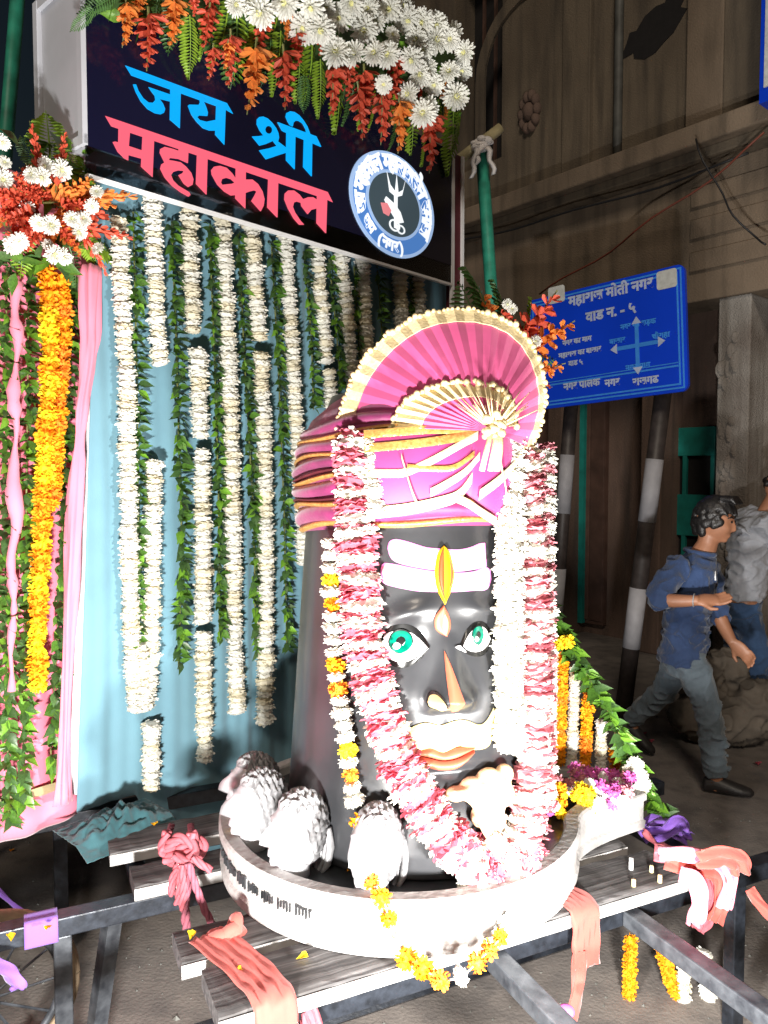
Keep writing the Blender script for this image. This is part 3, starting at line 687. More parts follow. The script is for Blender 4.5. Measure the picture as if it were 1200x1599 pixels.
letter(*D3, [[(180,172),(287,208),(275,350),(272,430),(270,482),(230,460),(170,400),(125,310),(145,305),(177,312)],
             [(270,346),(408,392),(402,467),(268,430)], [(405,246),(512,288),(497,637),(390,540)]], 'led_pink')
letter(*D3, [[(745,340),(834,370),(828,507),(740,468),(660,458),(650,480),(690,485),(760,500),(810,540),(860,600),(880,660),(872,710),(832,732),(790,700),(740,620),(780,600),(790,580),(740,575),(690,590),(670,620),(690,670),(740,720),(840,780),(852,805),(835,822),(760,780),(680,720),(610,640),(570,560),(580,520),(610,500),(590,460),(566,410),(570,375),(610,355),(680,372),(742,393)]], 'led_pink')
letter(*D3, [[(915,425),(1012,460),(1002,802),(905,702)]], 'led_pink')
letter(*D4, [[(275,240),(362,268),(358,602),(270,512)],
             ([(60,300),(55,260),(80,230),(130,222),(190,240),(240,290),(278,345),(278,482),(230,486),(170,450),(110,390)], [[(140,370),(150,340),(190,328),(230,340),(264,370),(240,382),(150,392)]]),
             [(355,345),(420,345),(470,385),(510,450),(528,520),(520,580),(495,627),(413,535),(440,490),(460,450),(440,440),(400,450),(355,466)]], 'led_pink')
letter(*D4, [[(565,335),(650,366),(643,682),(555,592)]], 'led_pink')
letter(*D4, [[(1000,486),(1087,514),(1077,822),(995,732)],
             [(1004,530),(960,503),(915,503),(870,520),(840,480),(790,443),(740,443),(712,470),(708,520),(740,600),(790,690),(840,747),(880,747),(850,715),(800,640),(780,590),(790,550),(820,540),(855,550),(860,580),(915,652),(945,615),(1004,600)]], 'led_pink')
# round emblem
ecx, ecz = gp(615, 321); er = (gp(592, 229)[1] - gp(638, 412)[1]) / 2 * .97
em = empty('t', (0,0,0)); bpy.data.objects.remove(em)
EX = 1.26
def disc(r, n=64): return [(ecx + EX*r*math.cos(2*math.pi*k/n), ecz + r*math.sin(2*math.pi*k/n)) for k in range(n)]
def epart(name, outer, h, m, parent, holes=()):
    mb = MB(); mb.poly(outer, holes, h, MG); return put(name, mb, M_[m], parent)
emb = epart('emblem', disc(er), .006, 'em_pale', sg)
epart('blue_ring', disc(er*.935), .0075, 'em_blue', emb); epart('pale_ring', disc(er*.66), .009, 'em_pale', emb); epart('dark_disc', disc(er*.60), .0105, 'em_dark', emb)
def arc_word(s, a0, a1, rr_, size, flip=False):
    n = len(s)
    for i, ch in enumerate(s):
        if ch == ' ': continue
        a = R(a0 + (a1 - a0) * (i + .5) / n); r = rr_ * er
        Mx = MG @ Matrix.Translation((ecx + EX*r*math.cos(a), ecz + r*math.sin(a), .0085)) @ Matrix.Rotation(a + (math.pi/2 if flip else -math.pi/2), 4, 'Z') @ Matrix.Translation((0, -size*.32, 0))
        text_mesh(ch, size, M_['em_white'], emb, Mx, 'lettering', .002)
def seg(a0, a1, r0, r1, n=10):
    return [(ecx + EX*er*r0*math.cos(R(a0+(a1-a0)*k/n)), ecz + er*r0*math.sin(R(a0+(a1-a0)*k/n))) for k in range(n+1)] + [(ecx + EX*er*r1*math.cos(R(a1+(a0-a1)*k/n)), ecz + er*r1*math.sin(R(a1+(a0-a1)*k/n))) for k in range(n+1)]
arc_word('महाकाल', 172, 118, .80, er*.44); arc_word('महाराज', 106, 62, .80, er*.44); arc_word('सेना', 52, 28, .80, er*.44); arc_word('समाज', 20, -26, .80, er*.44); arc_word('जय', 200, 184, .80, er*.40)
arc_word('जय', 214, 232, .80, er*.30, True); arc_word('(नगर)', 240, 286, .80, er*.30, True)
for a0, a1 in ((174,116),(108,60),(54,26),(22,-28)):       # headlines that join the letters of each word
    epart('headline', seg(a0, a1, .885, .915), .0112, 'em_white', emb)
def el(l): return [(ecx + EX*er*x, ecz + er*y) for x, y in l]
epart('trident', el([(-.03,-.45),(.05,-.45),(.05,.18),(.16,.24),(.24,.56),(.18,.36),(.07,.27),(.03,.60),(-.01,.27),(-.12,.36),(-.20,.58),(-.14,.22),(-.03,.18)]), .0122, 'em_white', emb)
epart('drum', el([(-.22,.10),(-.02,.02),(.12,-.10),(.20,-.28),(.06,-.34),(-.06,-.22),(-.18,-.08),(-.26,.02)]), .0128, 'em_white', emb)
epart('drum_tassel', el([(-.34,-.06),(-.20,-.02),(-.10,-.14),(-.16,-.26),(-.28,-.24)]), .0132, 'em_pink', emb)
for i, (x, y, r0, r1) in enumerate(((-.02,-.40,.13,.10),(.13,-.44,.10,.075))):
    o_ = [(x + r0*math.cos(k*.3927), y + r0*.9*math.sin(k*.3927)) for k in range(16)]; h_ = [(x + r1*math.cos(k*.3927), y + r1*.85*math.sin(k*.3927)) for k in range(16)]
    epart('coil', el(o_), .0136 + .0004*i, 'em_white', emb, [el(h_)])

# ================================================================== FLOWER KIT (shared meshes)
def kite(mb, base, tip, side, cup):
    base = Vector(base); tip = Vector(tip); mid = base.lerp(tip, .55); ax = (tip - base)
    if ax.length < 1e-6: return
    s = Vector(side); c = Vector(cup)
    t2 = base.lerp(tip, .93)
    mb.add([base, mid + s + c, t2 + s*.55 + c*.7, tip, t2 - s*.55 + c*.7, mid - s + c, mid], [(0, 6, 1), (1, 6, 3, 2), (0, 5, 6), (5, 4, 3, 6)])
def ring_mesh(name, m, n, layers, seed, rin=.15, width=.30, tilt=.5, core=.55, h=.42, mix=0):
    """rosette of petals round the z axis, unit radius"""
    r_ = random.Random(seed); mb = MB()
    for L in range(layers):
        for k in range(n):
            a = 2*math.pi*(k + .5*L)/n + r_.uniform(-.15,.15); el_ = (L - (layers-1)/2) * tilt + r_.uniform(-.25,.25)
            d = Vector((math.cos(a), math.sin(a), 0)); rr_ = r_.uniform(.86, 1.04) * (1 - .08*abs(L-(layers-1)/2))
            tip = d*rr_*math.cos(el_) + Vector((0,0,math.sin(el_)*rr_*.8)); base = d*rin + Vector((0,0,(L-(layers-1)/2)*.12))
            mb.mi = 1 if r_.random() < mix else 0
            kite(mb, base, tip, Vector((-d.y, d.x, 0))*width*r_.uniform(.7,1.2), Vector((0,0,r_.uniform(.05,.2))))
    mb.mi = 0
    mb.tube([(0,0,-h), (0,0,-h*.4), (0,0,h*.4), (0,0,h)], [core*.55, core, core, core*.55], 8)
    return mb.mesh(name, m, False, False)
K_white = [ring_mesh('tuberose', [M_['white_fl'] if i < 4 else M_['white_fl2'], M_['white_fl2']], 11, 3, i, width=.24, core=.78 - .05*(i % 2), mix=.12) for i in range(6)]
K_rose = [ring_mesh('rose_petals', [M_['rose'], M_['white_fl']], 15, 4, 20+i, width=.24, core=.72, tilt=.45, mix=.16 + .1*(i == 1)) for i in range(3)]
K_rosep = [ring_mesh('pale_rose', M_['rosepale'], 11, 3, 30+i, width=.34, core=.70, tilt=.6) for i in range(2)]
K_whiteb = [ring_mesh('white_tuft', [M_['white_fl'], M_['white_fl2']], 18, 4, 40+i, width=.15, core=.78, tilt=.45, mix=.15) for i in range(3)]
def pompon(name, m, seed, n=46, w=.22, L=.55):
    r_ = random.Random(seed); mb = MB()
    for k in range(n):
        z = 1 - 2*(k + .5)/n; rr_ = math.sqrt(1 - z*z); a = k*2.39996 + r_.uniform(-.2,.2); d = Vector((rr_*math.cos(a), rr_*math.sin(a), z))
        t = d.orthogonal().normalized(); t.rotate(Matrix.Rotation(r_.uniform(0, 6.28), 3, d)); tip = d*r_.uniform(.9,1.1) + t*.18
        kite(mb, d*(1-L), tip, d.cross(t).normalized()*w, t*-.08)
    mb.ball((0,0,0), .62, 8, 6)
    return mb.mesh(name, m, False, False)
K_mar = [pompon('marigold', M_['marig'], 1), pompon('marigold', M_['marig'], 2), pompon('marigold_deep', M_['marig_d'], 3)]
K_mary = [pompon('marigold_yellow', M_['marig_y'], 5), pompon('marigold_yellow', M_['marig'], 6)]
def chrys(name, seed, n=95):
    r_ = random.Random(seed); mb = MB()
    for k in range(n):
        z = 1 - 1.35*(k + .5)/n; rr_ = math.sqrt(max(0, 1 - z*z)); a = k*2.39996 + r_.uniform(-.2,.2); d = Vector((rr_*math.cos(a), rr_*math.sin(a), z*.62))
        t = Vector((-math.sin(a), math.cos(a), 0)); kite(mb, d*.12, d*r_.uniform(.85,1.08), t*.115, Vector((0,0,.04)))
    mb.mi = 1; mb.ball((0,0,.2), (.20,.20,.16), 7, 5)
    return mb.mesh(name, [M_['chrys'], M_['chrys_c']], False, False)
K_chr = [chrys('chrysanthemum', 1), chrys('chrysanthemum', 2), chrys('chrysanthemum', 3)]
def leaf_mesh(name, m, L=1, Wd=.24, curl=.15, n=5):
    mb = MB(); prof = [0, .75, 1, .72, .3, 0][:n+1]
    for i in range(n + 1):
        t = i / n; wv = Wd * prof[i]; zc = -curl * t * t
        mb.v += [(t*L, -wv, zc + wv*.35), (t*L, 0, zc), (t*L, wv, zc + wv*.35)]
    for i in range(n):
        a = i*3; mb.f += [(a, a+3, a+4, a+1), (a+1, a+4, a+5, a+2)]; mb.m += [0, 0]
    return mb.mesh(name, m, True, False)
K_leaf = [leaf_mesh('leaf', M_['leaf'], 1, .24, .15), leaf_mesh('leaf', M_['leaf'], 1, .30, -.1), leaf_mesh('leaf', M_['leaf2'], 1, .27, .2), leaf_mesh('leaf', M_['leaf3'], 1, .24, .1), leaf_mesh('leaf', M_['leaf3'], 1, .3, .25)]
def fern_mesh(name, m, seed, n=17, bend=.25):
    r_ = random.Random(seed); mb = MB(); mb.tube([(t/6, 0, -bend*(t/6)**2) for t in range(7)], [.012 - .0015*t for t in range(7)], 4)
    for k in range(n):
        t = (k + .6)/n; Ln = .19*math.sin(math.pi*min(1, .18 + .85*t))**.8 * r_.uniform(.9,1.1); z = -bend*t*t
        for sgn in (-1, 1):
            b = Vector((t, 0, z)); tip = b + Vector((Ln*.42, sgn*Ln, -.04 - .03*r_.random())); kite(mb, b, tip, Vector((.026, 0, 0)), Vector((0,0,.01)))
    return mb.mesh(name, m, False, False)
K_fern = [fern_mesh('fern_frond', M_['fern'], 1), fern_mesh('fern_frond', M_['fern'], 2, 20, .1), fern_mesh('fern_frond', M_['fern2'], 3)]
def glad_mesh(name, mats, seed, n=10):
    """gladiolus spike along +x: stem with trumpet blooms shrinking to buds"""
    r_ = random.Random(seed); mb = MB(); mb.mi = 1; mb.tube([(0,0,0),(.5,0,-.02),(1,0,-.08)], [.016,.012,.006], 5); mb.mi = 0
    for k in range(n):
        t = .10 + .85*k/n; sz = .155*(1 - .70*t) + .03; side = (-1 if k % 2 else 1); c = Vector((t, 0, -.06*t*t)); ax = Vector((.75, side*.45, r_.uniform(-.1,.5))).normalized()
        u = ax.orthogonal().normalized(); v = ax.cross(u); np_ = 6 if t < .7 else 3
        for j in range(np_):
            a = 2*math.pi*j/np_ + r_.uniform(-.2,.2); rad = u*math.cos(a) + v*math.sin(a); op = .62*(1-t) + .12
            kite(mb, c, c + ax*sz*1.1 + rad*sz*op*1.3, ax.cross(rad)*sz*.30, rad*sz*.18)
    return mb.mesh(name, mats, False, False)
K_glad = [glad_mesh('gladiolus', [M_['glad'], M_['stem']], 1), glad_mesh('gladiolus', [M_['glad'], M_['stem']], 2), glad_mesh('gladiolus', [M_['glad2'], M_['stem']], 3)]

def frame(p, t, spin=0, s=1, sz=None):
    """matrix whose z axis lies along t"""
    t = Vector(t).normalized(); u = t.orthogonal().normalized(); u.rotate(Matrix.Rotation(spin, 3, t)); v = t.cross(u); k = sz or s
    return Matrix(((u.x*s, v.x*s, t.x*k, p[0]), (u.y*s, v.y*s, t.y*k, p[1]), (u.z*s, v.z*s, t.z*k, p[2]), (0,0,0,1)))
def frame_x(p, d, s=1, roll=0, up=None):
    """matrix whose x axis lies along d"""
    d = Vector(d).normalized(); r_ = Vector(up) if up is not None else Vector((0,0,1)); y = r_.cross(d)
    if y.length < 1e-4: y = d.orthogonal()
    y.normalize(); z = d.cross(y); q = Matrix.Rotation(roll, 3, d); y = q @ y; z = q @ z
    return Matrix(((d.x*s, y.x*s, z.x*s, p[0]), (d.y*s, y.y*s, z.y*s, p[1]), (d.z*s, y.z*s, z.z*s, p[2]), (0,0,0,1)))
def inst(name, me, parent, Mx):
    o = bpy.data.objects.new(name, me); C.objects.link(o); o.parent = parent
    Mx = Matrix.Translation(-Vector(parent.location)) @ Mx; o.matrix_basis = Mx; return o
def resample(pts, step):
    out = []; acc = 0; pts = [Vector(p) for p in pts]
    for a, b in zip(pts, pts[1:]):
        L = (b - a).length; x = acc
        while x < L: out.append((a.lerp(b, x / L), (b - a).normalized())); x += step
        acc = x - L
    return out
def garland(name, paths, kinds, radius, step, label, cat='garland', group=None, part='flower', jit=.12, thread=True, flat=None, r_=None):
    """paths: list of polylines; kinds: meshes, or a function(i) -> (part name, meshes, scale)"""
    r_ = r_ or rnd; base = min((p for q in paths for p in q), key=lambda p: p[2])
    o = empty(name, tuple(base), label, cat, group)
    if thread:
        mb = MB()
        for q in paths: mb.tube(q, .0025, 4)
        put('thread', mb, M_['string'], o)
    i = 0
    for q in paths:
        for p, t in resample(q, step):
            if callable(kinds): nm, ms, s = kinds(i)
            else: nm, ms, s = part, kinds, 1
            s *= radius * r_.uniform(1 - jit, 1 + jit); t2 = (t + Vector((r_.uniform(-.24,.24), r_.uniform(-.24,.24), r_.uniform(-.1,.1)))).normalized()
            inst(nm, r_.choice(ms), o, frame(p + Vector((r_.uniform(-.1,.1), r_.uniform(-.1,.1), 0))*radius*.6, -t2, r_.uniform(0, 6.28), s, s*(flat or 1))); i += 1
    return o
def leaf_string(name, path, L, step, label, group, r_=None, out=None, per=2, m=K_leaf, wide=1.0):
    r_ = r_ or rnd; base = min(path, key=lambda p: p[2]); o = empty(name, tuple(base), label, 'leaf string', group)
    mb = MB(); mb.tube(path, .003, 4); put('thread', mb, M_['stem'], o)
    side = Vector(out).normalized() if out is not None else PN; lat = side.cross(Vector((0,0,1))).normalized()
    for i, (p, t) in enumerate(resample(path, step)):
        for k in range(per):
            sg_ = 1 if (i + k) % 2 else -1
            d = (lat*sg_*wide*r_.uniform(.2,1.0) + side*r_.uniform(.1,.75) + Vector((0,0,r_.uniform(-.75,.15)))).normalized()
            inst('leaf', r_.choice(m), o, frame_x(p + side*.006, d, L*r_.uniform(.7,1.25), r_.uniform(-.7,.7), side + Vector((0,0,.8))))
    return o
ORD = ['first','second','third','fourth','fifth','sixth','seventh','eighth','ninth','tenth','eleventh','twelfth']
def P3(px, py, d): s, z = ppx(px, py, d); return pb(s, z, d)
def split(pts, d): return [P3(x, y, d) for x, y in pts]

# ================================================================== WHITE FLOWER STRINGS on the blue curtain
WS = [
 [[(186,345),(190,460),(196,556)], [(198,567),(200,760),(205,980),(208,1040),(212,1115)]],
 [[(238,312),(243,450),(250,566)], [(240,727),(238,900),(236,1030),(228,1105)], [(236,1136),(237,1236)]],
 [[(295,330),(299,450),(302,518)], [(309,552),(313,684)], [(315,706),(318,895)], [(317,906),(318,970)], [(318,992),(319,1090),(320,1186)]],
 [[(348,340),(356,520),(362,700),(367,1000),(371,1116)]],
 [[(392,355),(399,450),(406,534)], [(407,556),(413,700),(416,900),(415,1040),(413,1128)]],
 [[(445,370),(452,470),(460,600),(466,745)], [(470,752),(474,880)]],
 [[(495,385),(500,440)], [(499,448),(507,520),(510,570)], [(514,582),(518,640)]],
 [[(532,398),(540,470),(548,560),(552,620)]],
 [[(566,408),(570,480),(573,560)]],
 [[(625,426),(628,540)]],
 [[(653,436),(656,540)]],
]
for i, segs in enumerate(WS):
    paths = [split(s, .055) for s in segs]
    dist = (paths[0][0] - CAM).length
    wd = (16.5 if i < 5 else 14) / 1200 * dist * .95
    if i == 1: paths.append(split([(218,1010),(222,1060),(226,1108)], .058))
    garland('flower_string', paths, K_white, wd, wd*.62, '%s white flower string from the left on the blue curtain' % ORD[i].capitalize(), group='white flower strings on the blue curtain', part='flower', jit=.14, flat=.85)
GS = [
 [(208,330),(214,600),(216,800),(214,1020)], [(268,345),(276,560),(280,720),(284,850),(279,1040)], [(327,352),(335,560),(341,760),(343,1000)], [(372,365),(384,600),(396,800),(400,1018)],
 [(424,378),(436,600),(444,800),(448,1018)], [(474,392),(486,520),(490,640)], [(514,404),(526,520),(532,610)], [(553,415),(560,520),(562,600)], [(590,422),(598,540)], [(641,436),(645,540)]]
for i, q in enumerate(GS):
    p = split(q, .035); dist = (p[0] - CAM).length
    leaf_string('leaf_string', p, .050, .0225, '%s green leaf string from the left on the blue curtain' % ORD[i].capitalize(), 'green leaf strings on the blue curtain', per=3, wide=.8)

# ================================================================== LEFT: leaf strings and marigold strings on the pink curtain
LS = [[(-22,400),(-20,800),(-18,1290)], [(10,395),(9,700),(8,1000),(14,1285)], [(45,395),(42,700),(38,1000),(36,1262)], [(112,430),(104,620),(96,860),(84,1090),(78,1200)]]
LL = ['leaf string at the far left edge beside the pink cloth', 'leaf string left of the twisted pink cloth', 'leaf string between twisted pink cloth and orange marigolds', 'leaf string right of the orange marigolds beside the pink hem']
for q, l in zip(LS, LL):
    leaf_string('leaf_string', split(q, -.04), .052, .022, 'Glossy green ' + l, 'leaf strings on the pink curtain', per=3, wide=.52)
def mar(i): return ('marigold', K_mar, 1)
garland('marigold_string', [split([(74,425),(78,520),(74,640),(68,760),(62,900),(58,1000),(60,1078)], .0)], K_mary, .034, .036, 'Long orange marigold string in front of the pink curtain', part='marigold')
garland('marigold_string', [split([(96,440),(102,520),(94,600),(88,700),(82,790)], -.01)], K_mar, .030, .034, 'Shorter darker marigold string just right of the long orange one', part='marigold')

# ================================================================== FLOWER ARRANGEMENTS
def arrangement(name, label, base, cat='flowers'): return empty(name, tuple(base), label, cat)
def spike(o, a, b, meshes, nm, r_, wide=1.0):
    L = (b - a).length; Mx = frame_x(a, b - a, L, r_.uniform(-.6,.6), PN); inst(nm, r_.choice(meshes), o, Mx @ Matrix.Diagonal((1, wide, wide, 1)))
def mum(o, p, r, r_):
    d = ((CAM - p).normalized() + Vector((r_.uniform(-.9,.9), r_.uniform(-.3,.3), r_.uniform(-.6,.7)))).normalized(); r *= r_.choice((1, 1, 1.1, .9, .72)); inst('chrysanthemum', r_.choice(K_chr), o, frame(p, d, r_.uniform(0,6), r, r*r_.uniform(.9,1.5)))
r1 = random.Random(11)
ta = arrangement('flower_arrangement', 'white chrysanthemums, red gladioli and ferns over the top of the lit sign', P3(430, 90, .24))
def T(px, py, d=None): return P3(px, py, d if d is not None else SD + r1.uniform(.04, .16))
z2 = lambda x, y: (350 + x/2.927, y/2.927)
z1_ = lambda x, y: (x/3, y/3)
for x, y in ((50,20),(170,50),(280,15),(360,130),(440,130),(530,80),(640,130),(660,40),(760,40),(770,160),(840,90),(905,100),(510,240),(600,250),(690,245),(750,250),(860,270),(910,220),(970,110),(1030,180),(965,180),(890,340),(935,310),(730,385),(845,430),(960,385),(1030,330),(1090,320),(1055,440),(940,490),(910,520),(1100,240),(1050,150),(580,10),(470,30),(400,30),(820,20),(880,170),(700,100),(120,-20)):
    p = T(*z2(x, y), SD + r1.uniform(.14, .22)); mum(ta, p, r1.uniform(.050,.064), r1)
fr = [(60,90,80,440),(110,110,120,300),(215,230,205,420),(400,210,430,500),(365,400,375,520),(530,300,545,610),(600,390,600,575),(690,470,705,600),(850,500,905,730),(980,510,1000,650),(1050,520,1055,800),(320,280,310,420),(20,60,10,330),(480,100,470,280),(760,440,765,560),(150,150,160,380),(260,200,250,440),(350,240,350,470),(440,330,455,540),(640,470,650,600),(800,560,800,690),(920,600,930,760),(1080,560,1085,740),(250,60,240,300),(560,360,565,560)]
for x0, y0, x1, y1 in fr: spike(ta, T(*z2(x0, y0-60), SD+.10), T(*z2(x1, y1), SD+.06), K_fern, 'fern_frond', r1, 1.15)
for x0, y0, x1, y1 in ((440,40,345,160),(740,-40,740,175),(890,70,905,372),(1110,40,1125,430),(800,-60,800,250),(960,60,985,290),(640,-60,620,100),(560,-40,400,90),(690,20,610,-60),(850,-40,860,200),(1030,0,1020,260)):
    spike(ta, T(*z1_(x0, y0), SD+.10), T(*z1_(x1, y1), SD+.05), K_fern, 'fern_frond', r1, 1.15)
gl = [(30,180,35,400),(150,220,125,520),(180,100,165,270),(280,70,290,190),(270,250,295,500),(330,180,345,310),(440,150,450,260),(500,310,510,540),(570,320,575,450),(640,340,650,560),(540,260,550,340),(720,420,740,660),(780,300,790,480),(800,480,815,700),(890,360,900,470),(940,540,960,790),(1010,400,1020,540),(610,420,650,640)]
for x0, y0, x1, y1 in gl: spike(ta, T(*z2(x0, y0-50), SD+.14), T(*z2(x1, y1), SD+.09), K_glad, 'gladiolus', r1, 1.35)
for x0, y0, x1, y1 in ((590,-20,595,225),(695,30,700,330),(820,-40,810,225),(985,10,960,230),(1000,200,990,380),(1070,180,1060,330),(660,-50,640,110),(900,-40,920,80),(980,-60,1000,140)):
    spike(ta, T(*z1_(x0, y0), SD+.14), T(*z1_(x1, y1), SD+.09), K_glad, 'gladiolus', r1, 1.5)
for k in range(70):
    x = r1.uniform(180, 725); y = (x - 180)*.30 - 40 + r1.uniform(-40, 95)
    inst('leaf', r1.choice(K_leaf[:3]), ta, frame_x(T(x, y, SD + .05), (r1.uniform(-1,1), r1.uniform(-.5,.2), r1.uniform(-1,.4)), r1.uniform(.06,.11), r1.uniform(-1,1)))
for x, y, dx, dy in ((738,80,20,12),(733,140,15,15),(715,60,22,-4)): inst('leaf', K_leaf[2], ta, frame_x(T(x-15, y-5, SD+.1), T(x+dx, y+dy, SD+.1)-T(x-15, y-5, SD+.1), .09, .4))
bk = MB(); bk.loft([[P3(x, y0 + (y1-y0)*k/5, SD + .02 + .05*math.sin(math.pi*k/5)) for k in range(6)] for x, y0, y1 in ((150,-60,20),(300,-50,60),(450,-30,110),(600,20,150),(720,90,190))], False, False)
put('foam_bed', bk, M_['leaf3'], ta)
# left bouquet hanging over the pink curtain
r2 = random.Random(21)
lb = arrangement('flower_bouquet', 'bouquet of red gladioli and white chrysanthemums at the head of the pink curtain', P3(80, 350, .1))
def Lq(x, y, d): return P3(x/3, y/3, d)
cc = Lq(240, 930, .10)
for x, y in ((125,975),(430,965),(455,900),(335,1025),(390,1025),(235,1055),(365,1085),(460,1165),(180,1045),(90,1130),(250,1190),(300,1200),(215,775),(285,795),(150,820),(200,825),(10,840),(15,665),(225,1150),(60,1145),(20,760)):
    mum(lb, Lq(x, y, r2.uniform(.14,.22)), r2.uniform(.026,.034), r2)
for k in range(40):
    a = r2.uniform(0, 2*math.pi); rr_ = r2.uniform(130, 320); x1 = 220 + rr_*1.05*math.cos(a); y1 = 980 + rr_*.85*math.sin(a)
    x0 = 220 + rr_*.25*math.cos(a); y0 = 980 + rr_*.25*math.sin(a); spike(lb, Lq(x0, y0, .10 + r2.uniform(0,.06)), Lq(x1, y1, .06 + r2.uniform(0,.14)), K_glad, 'gladiolus', r2, 1.35)
for x0, y0, x1, y1 in ((180,900,-40,1080),(200,950,660,905),(280,960,560,960),(330,1000,520,1300),(300,1050,640,1110),(100,900,-20,860),(200,880,150,560),(260,900,310,600)): spike(lb, Lq(x0, y0, .15), Lq(x1, y1, .12), K_glad, 'gladiolus', r2, .62)
for x0, y0, x1, y1 in ((240,800,220,450),(300,850,370,640),(180,800,100,600),(320,900,350,800),(250,1050,640,1130),(60,900,-30,720),(150,1000,40,1260),(300,1100,420,1330),(100,1000,-30,960),(330,900,420,720),(120,1050,90,1290),(350,1050,500,1240),(200,850,260,600)): spike(lb, Lq(x0, y0, .08), Lq(x1, y1, .06), [K_fern[2], K_fern[0], K_fern[2]], 'fern_frond', r2, 1.5)
for k in range(60):
    inst('leaf', r2.choice(K_leaf), lb, frame_x(Lq(r2.uniform(-40,420), r2.uniform(620,1280), r2.uniform(.02,.10)), (r2.uniform(-1,1), r2.uniform(-.6,.1), r2.uniform(-1,.6)), r2.uniform(.06,.10), r2.uniform(-1,1)))
K_lily = [pompon('lily', M_['glad2'], 9, 26, .26, .7)]
for x, y in (): inst('lily', K_lily[0], lb, frame(Lq(x, y, .15), (CAM - cc), 0, .032))
# right bouquet behind the turban
r3 = random.Random(31); rbq = arrangement('flower_bouquet', 'bouquet of ferns and red gladioli behind the turban fan', at(790, 560, 2.75))
def Q(x, y, Y=2.7): return at(x, y, Y)
for x0, y0, x1, y1 in ((760,560,733,430),(775,560,778,412),(790,560,812,440),(800,560,858,485),(800,580,868,560),(790,600,850,545),(770,560,752,470)): spike(rbq, Q(x0, y0), Q(x1, y1, 2.66), [K_fern[2], K_fern[2], K_fern[0]], 'fern_frond', r3, 1.5)
for x0, y0, x1, y1 in ((800,560,900,502),(790,590,884,572),(780,560,760,455),(790,560,876,455),(800,560,830,500),(820,600,862,600),(770,580,800,470)): spike(rbq, Q(x0, y0, 2.66), Q(x1, y1, 2.6), K_glad, 'gladiolus', r3, 1.5)
for x, y in ((800,482),(838,532),(792,474)): mum(rbq, Q(x, y, 2.58), .022, r3)
mb = MB(); mb.tube([at(790, 600, 2.78), at(800, 900, 2.85), onz(815, 1240, .57)], .02, 8); put('stake', mb, M_['bamboo_raw'], rbq)
# ================================================================== STONE BASE with spout
BC = Vector((.047, 2.365, 0)); BR = .548; BZ0, BZ1 = .570, .716
def base_outline(k=1.0, n=90):
    o = []; a0, a1 = R(40), R(320)
    for i in range(n + 1):
        a = a0 + (a1 - a0) * i / n; o.append(Vector((BR*math.cos(a), BR*math.sin(a))))
    def bez(p0, p1, p2, m=14): return [p0*(1-t)**2 + p1*2*t*(1-t) + p2*t*t for t in [(j+1)/m for j in range(m)]]
    pa = o[-1].copy(); e_ = .80
    o += bez(pa, Vector((.47, -.245)), Vector((e_, -.225))); o += [Vector((e_, -.14)), Vector((e_, -.05)), Vector((e_, .06))]
    q = bez(Vector((e_, .06)), Vector((.50, .10)), o[0]); o += q[:-1]
    return [(BC + E*p.x*k + N*p.y*k) for p in o]
def off_outline(dd):
    b = base_outline(); m = len(b); out = []
    for i in range(m):
        t = (b[(i+1) % m] - b[i-1]).normalized(); nn = Vector((t.y, -t.x, 0)); out.append(b[i] + nn*dd)
    return out
yb = empty('stone_base', (BC.x, BC.y, BZ0), 'round grey stone base with raised rim and a spout to the right', 'pedestal')
def zr(o, z):
    out = []
    for p in o:
        sx = (p - BC).dot(E); k = max(0, min(1, (sx - .5) / .24)); out.append(Vector((p.x, p.y, z - (.026*k*max(0, (z - BZ0 - .02)/.13)))))
    return out
rings = [zr(off_outline(d), z) for d, z in ((-.03, BZ0), (0, BZ0), (.004, BZ0+.03), (-.004, BZ0+.036), (-.004, BZ1-.035), (.006, BZ1-.028), (.006, BZ1-.006), (0, BZ1), (-.036, BZ1), (-.042, BZ1-.006), (-.042, BZ1-.05))]
mb = MB(); mb.loft(rings, False); put('rim_wall', mb, M_['stone'], yb)
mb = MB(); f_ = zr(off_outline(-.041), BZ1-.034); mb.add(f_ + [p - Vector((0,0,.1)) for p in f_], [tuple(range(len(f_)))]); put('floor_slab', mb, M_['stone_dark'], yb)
cl_ = MB(); rc = random.Random(5)
for k in range(60):
    a = R(184 + k*1.05); rd = Vector((math.cos(a), math.sin(a), 0)); p = BC + rd*(BR - .003); tg = Vector((-rd.y, rd.x, 0)); z = .652
    if k % 6 == 5: continue
    hgt = rc.uniform(.010, .020)
    MM = Matrix(((tg.x, rd.x, 0, p.x), (tg.y, rd.y, 0, p.y), (0, 0, 1, z), (0,0,0,1)))
    cl_.box((-.0035, 0, -hgt), (.0005, .005, hgt*.6), MM)
    if rc.random() < .7: cl_.box((-.004, 0, hgt*.5), (.005, .0055, hgt*.9), MM)
put('carved_lettering', cl_, M_['stone_dark'], yb)['kind'] = 'stuff'

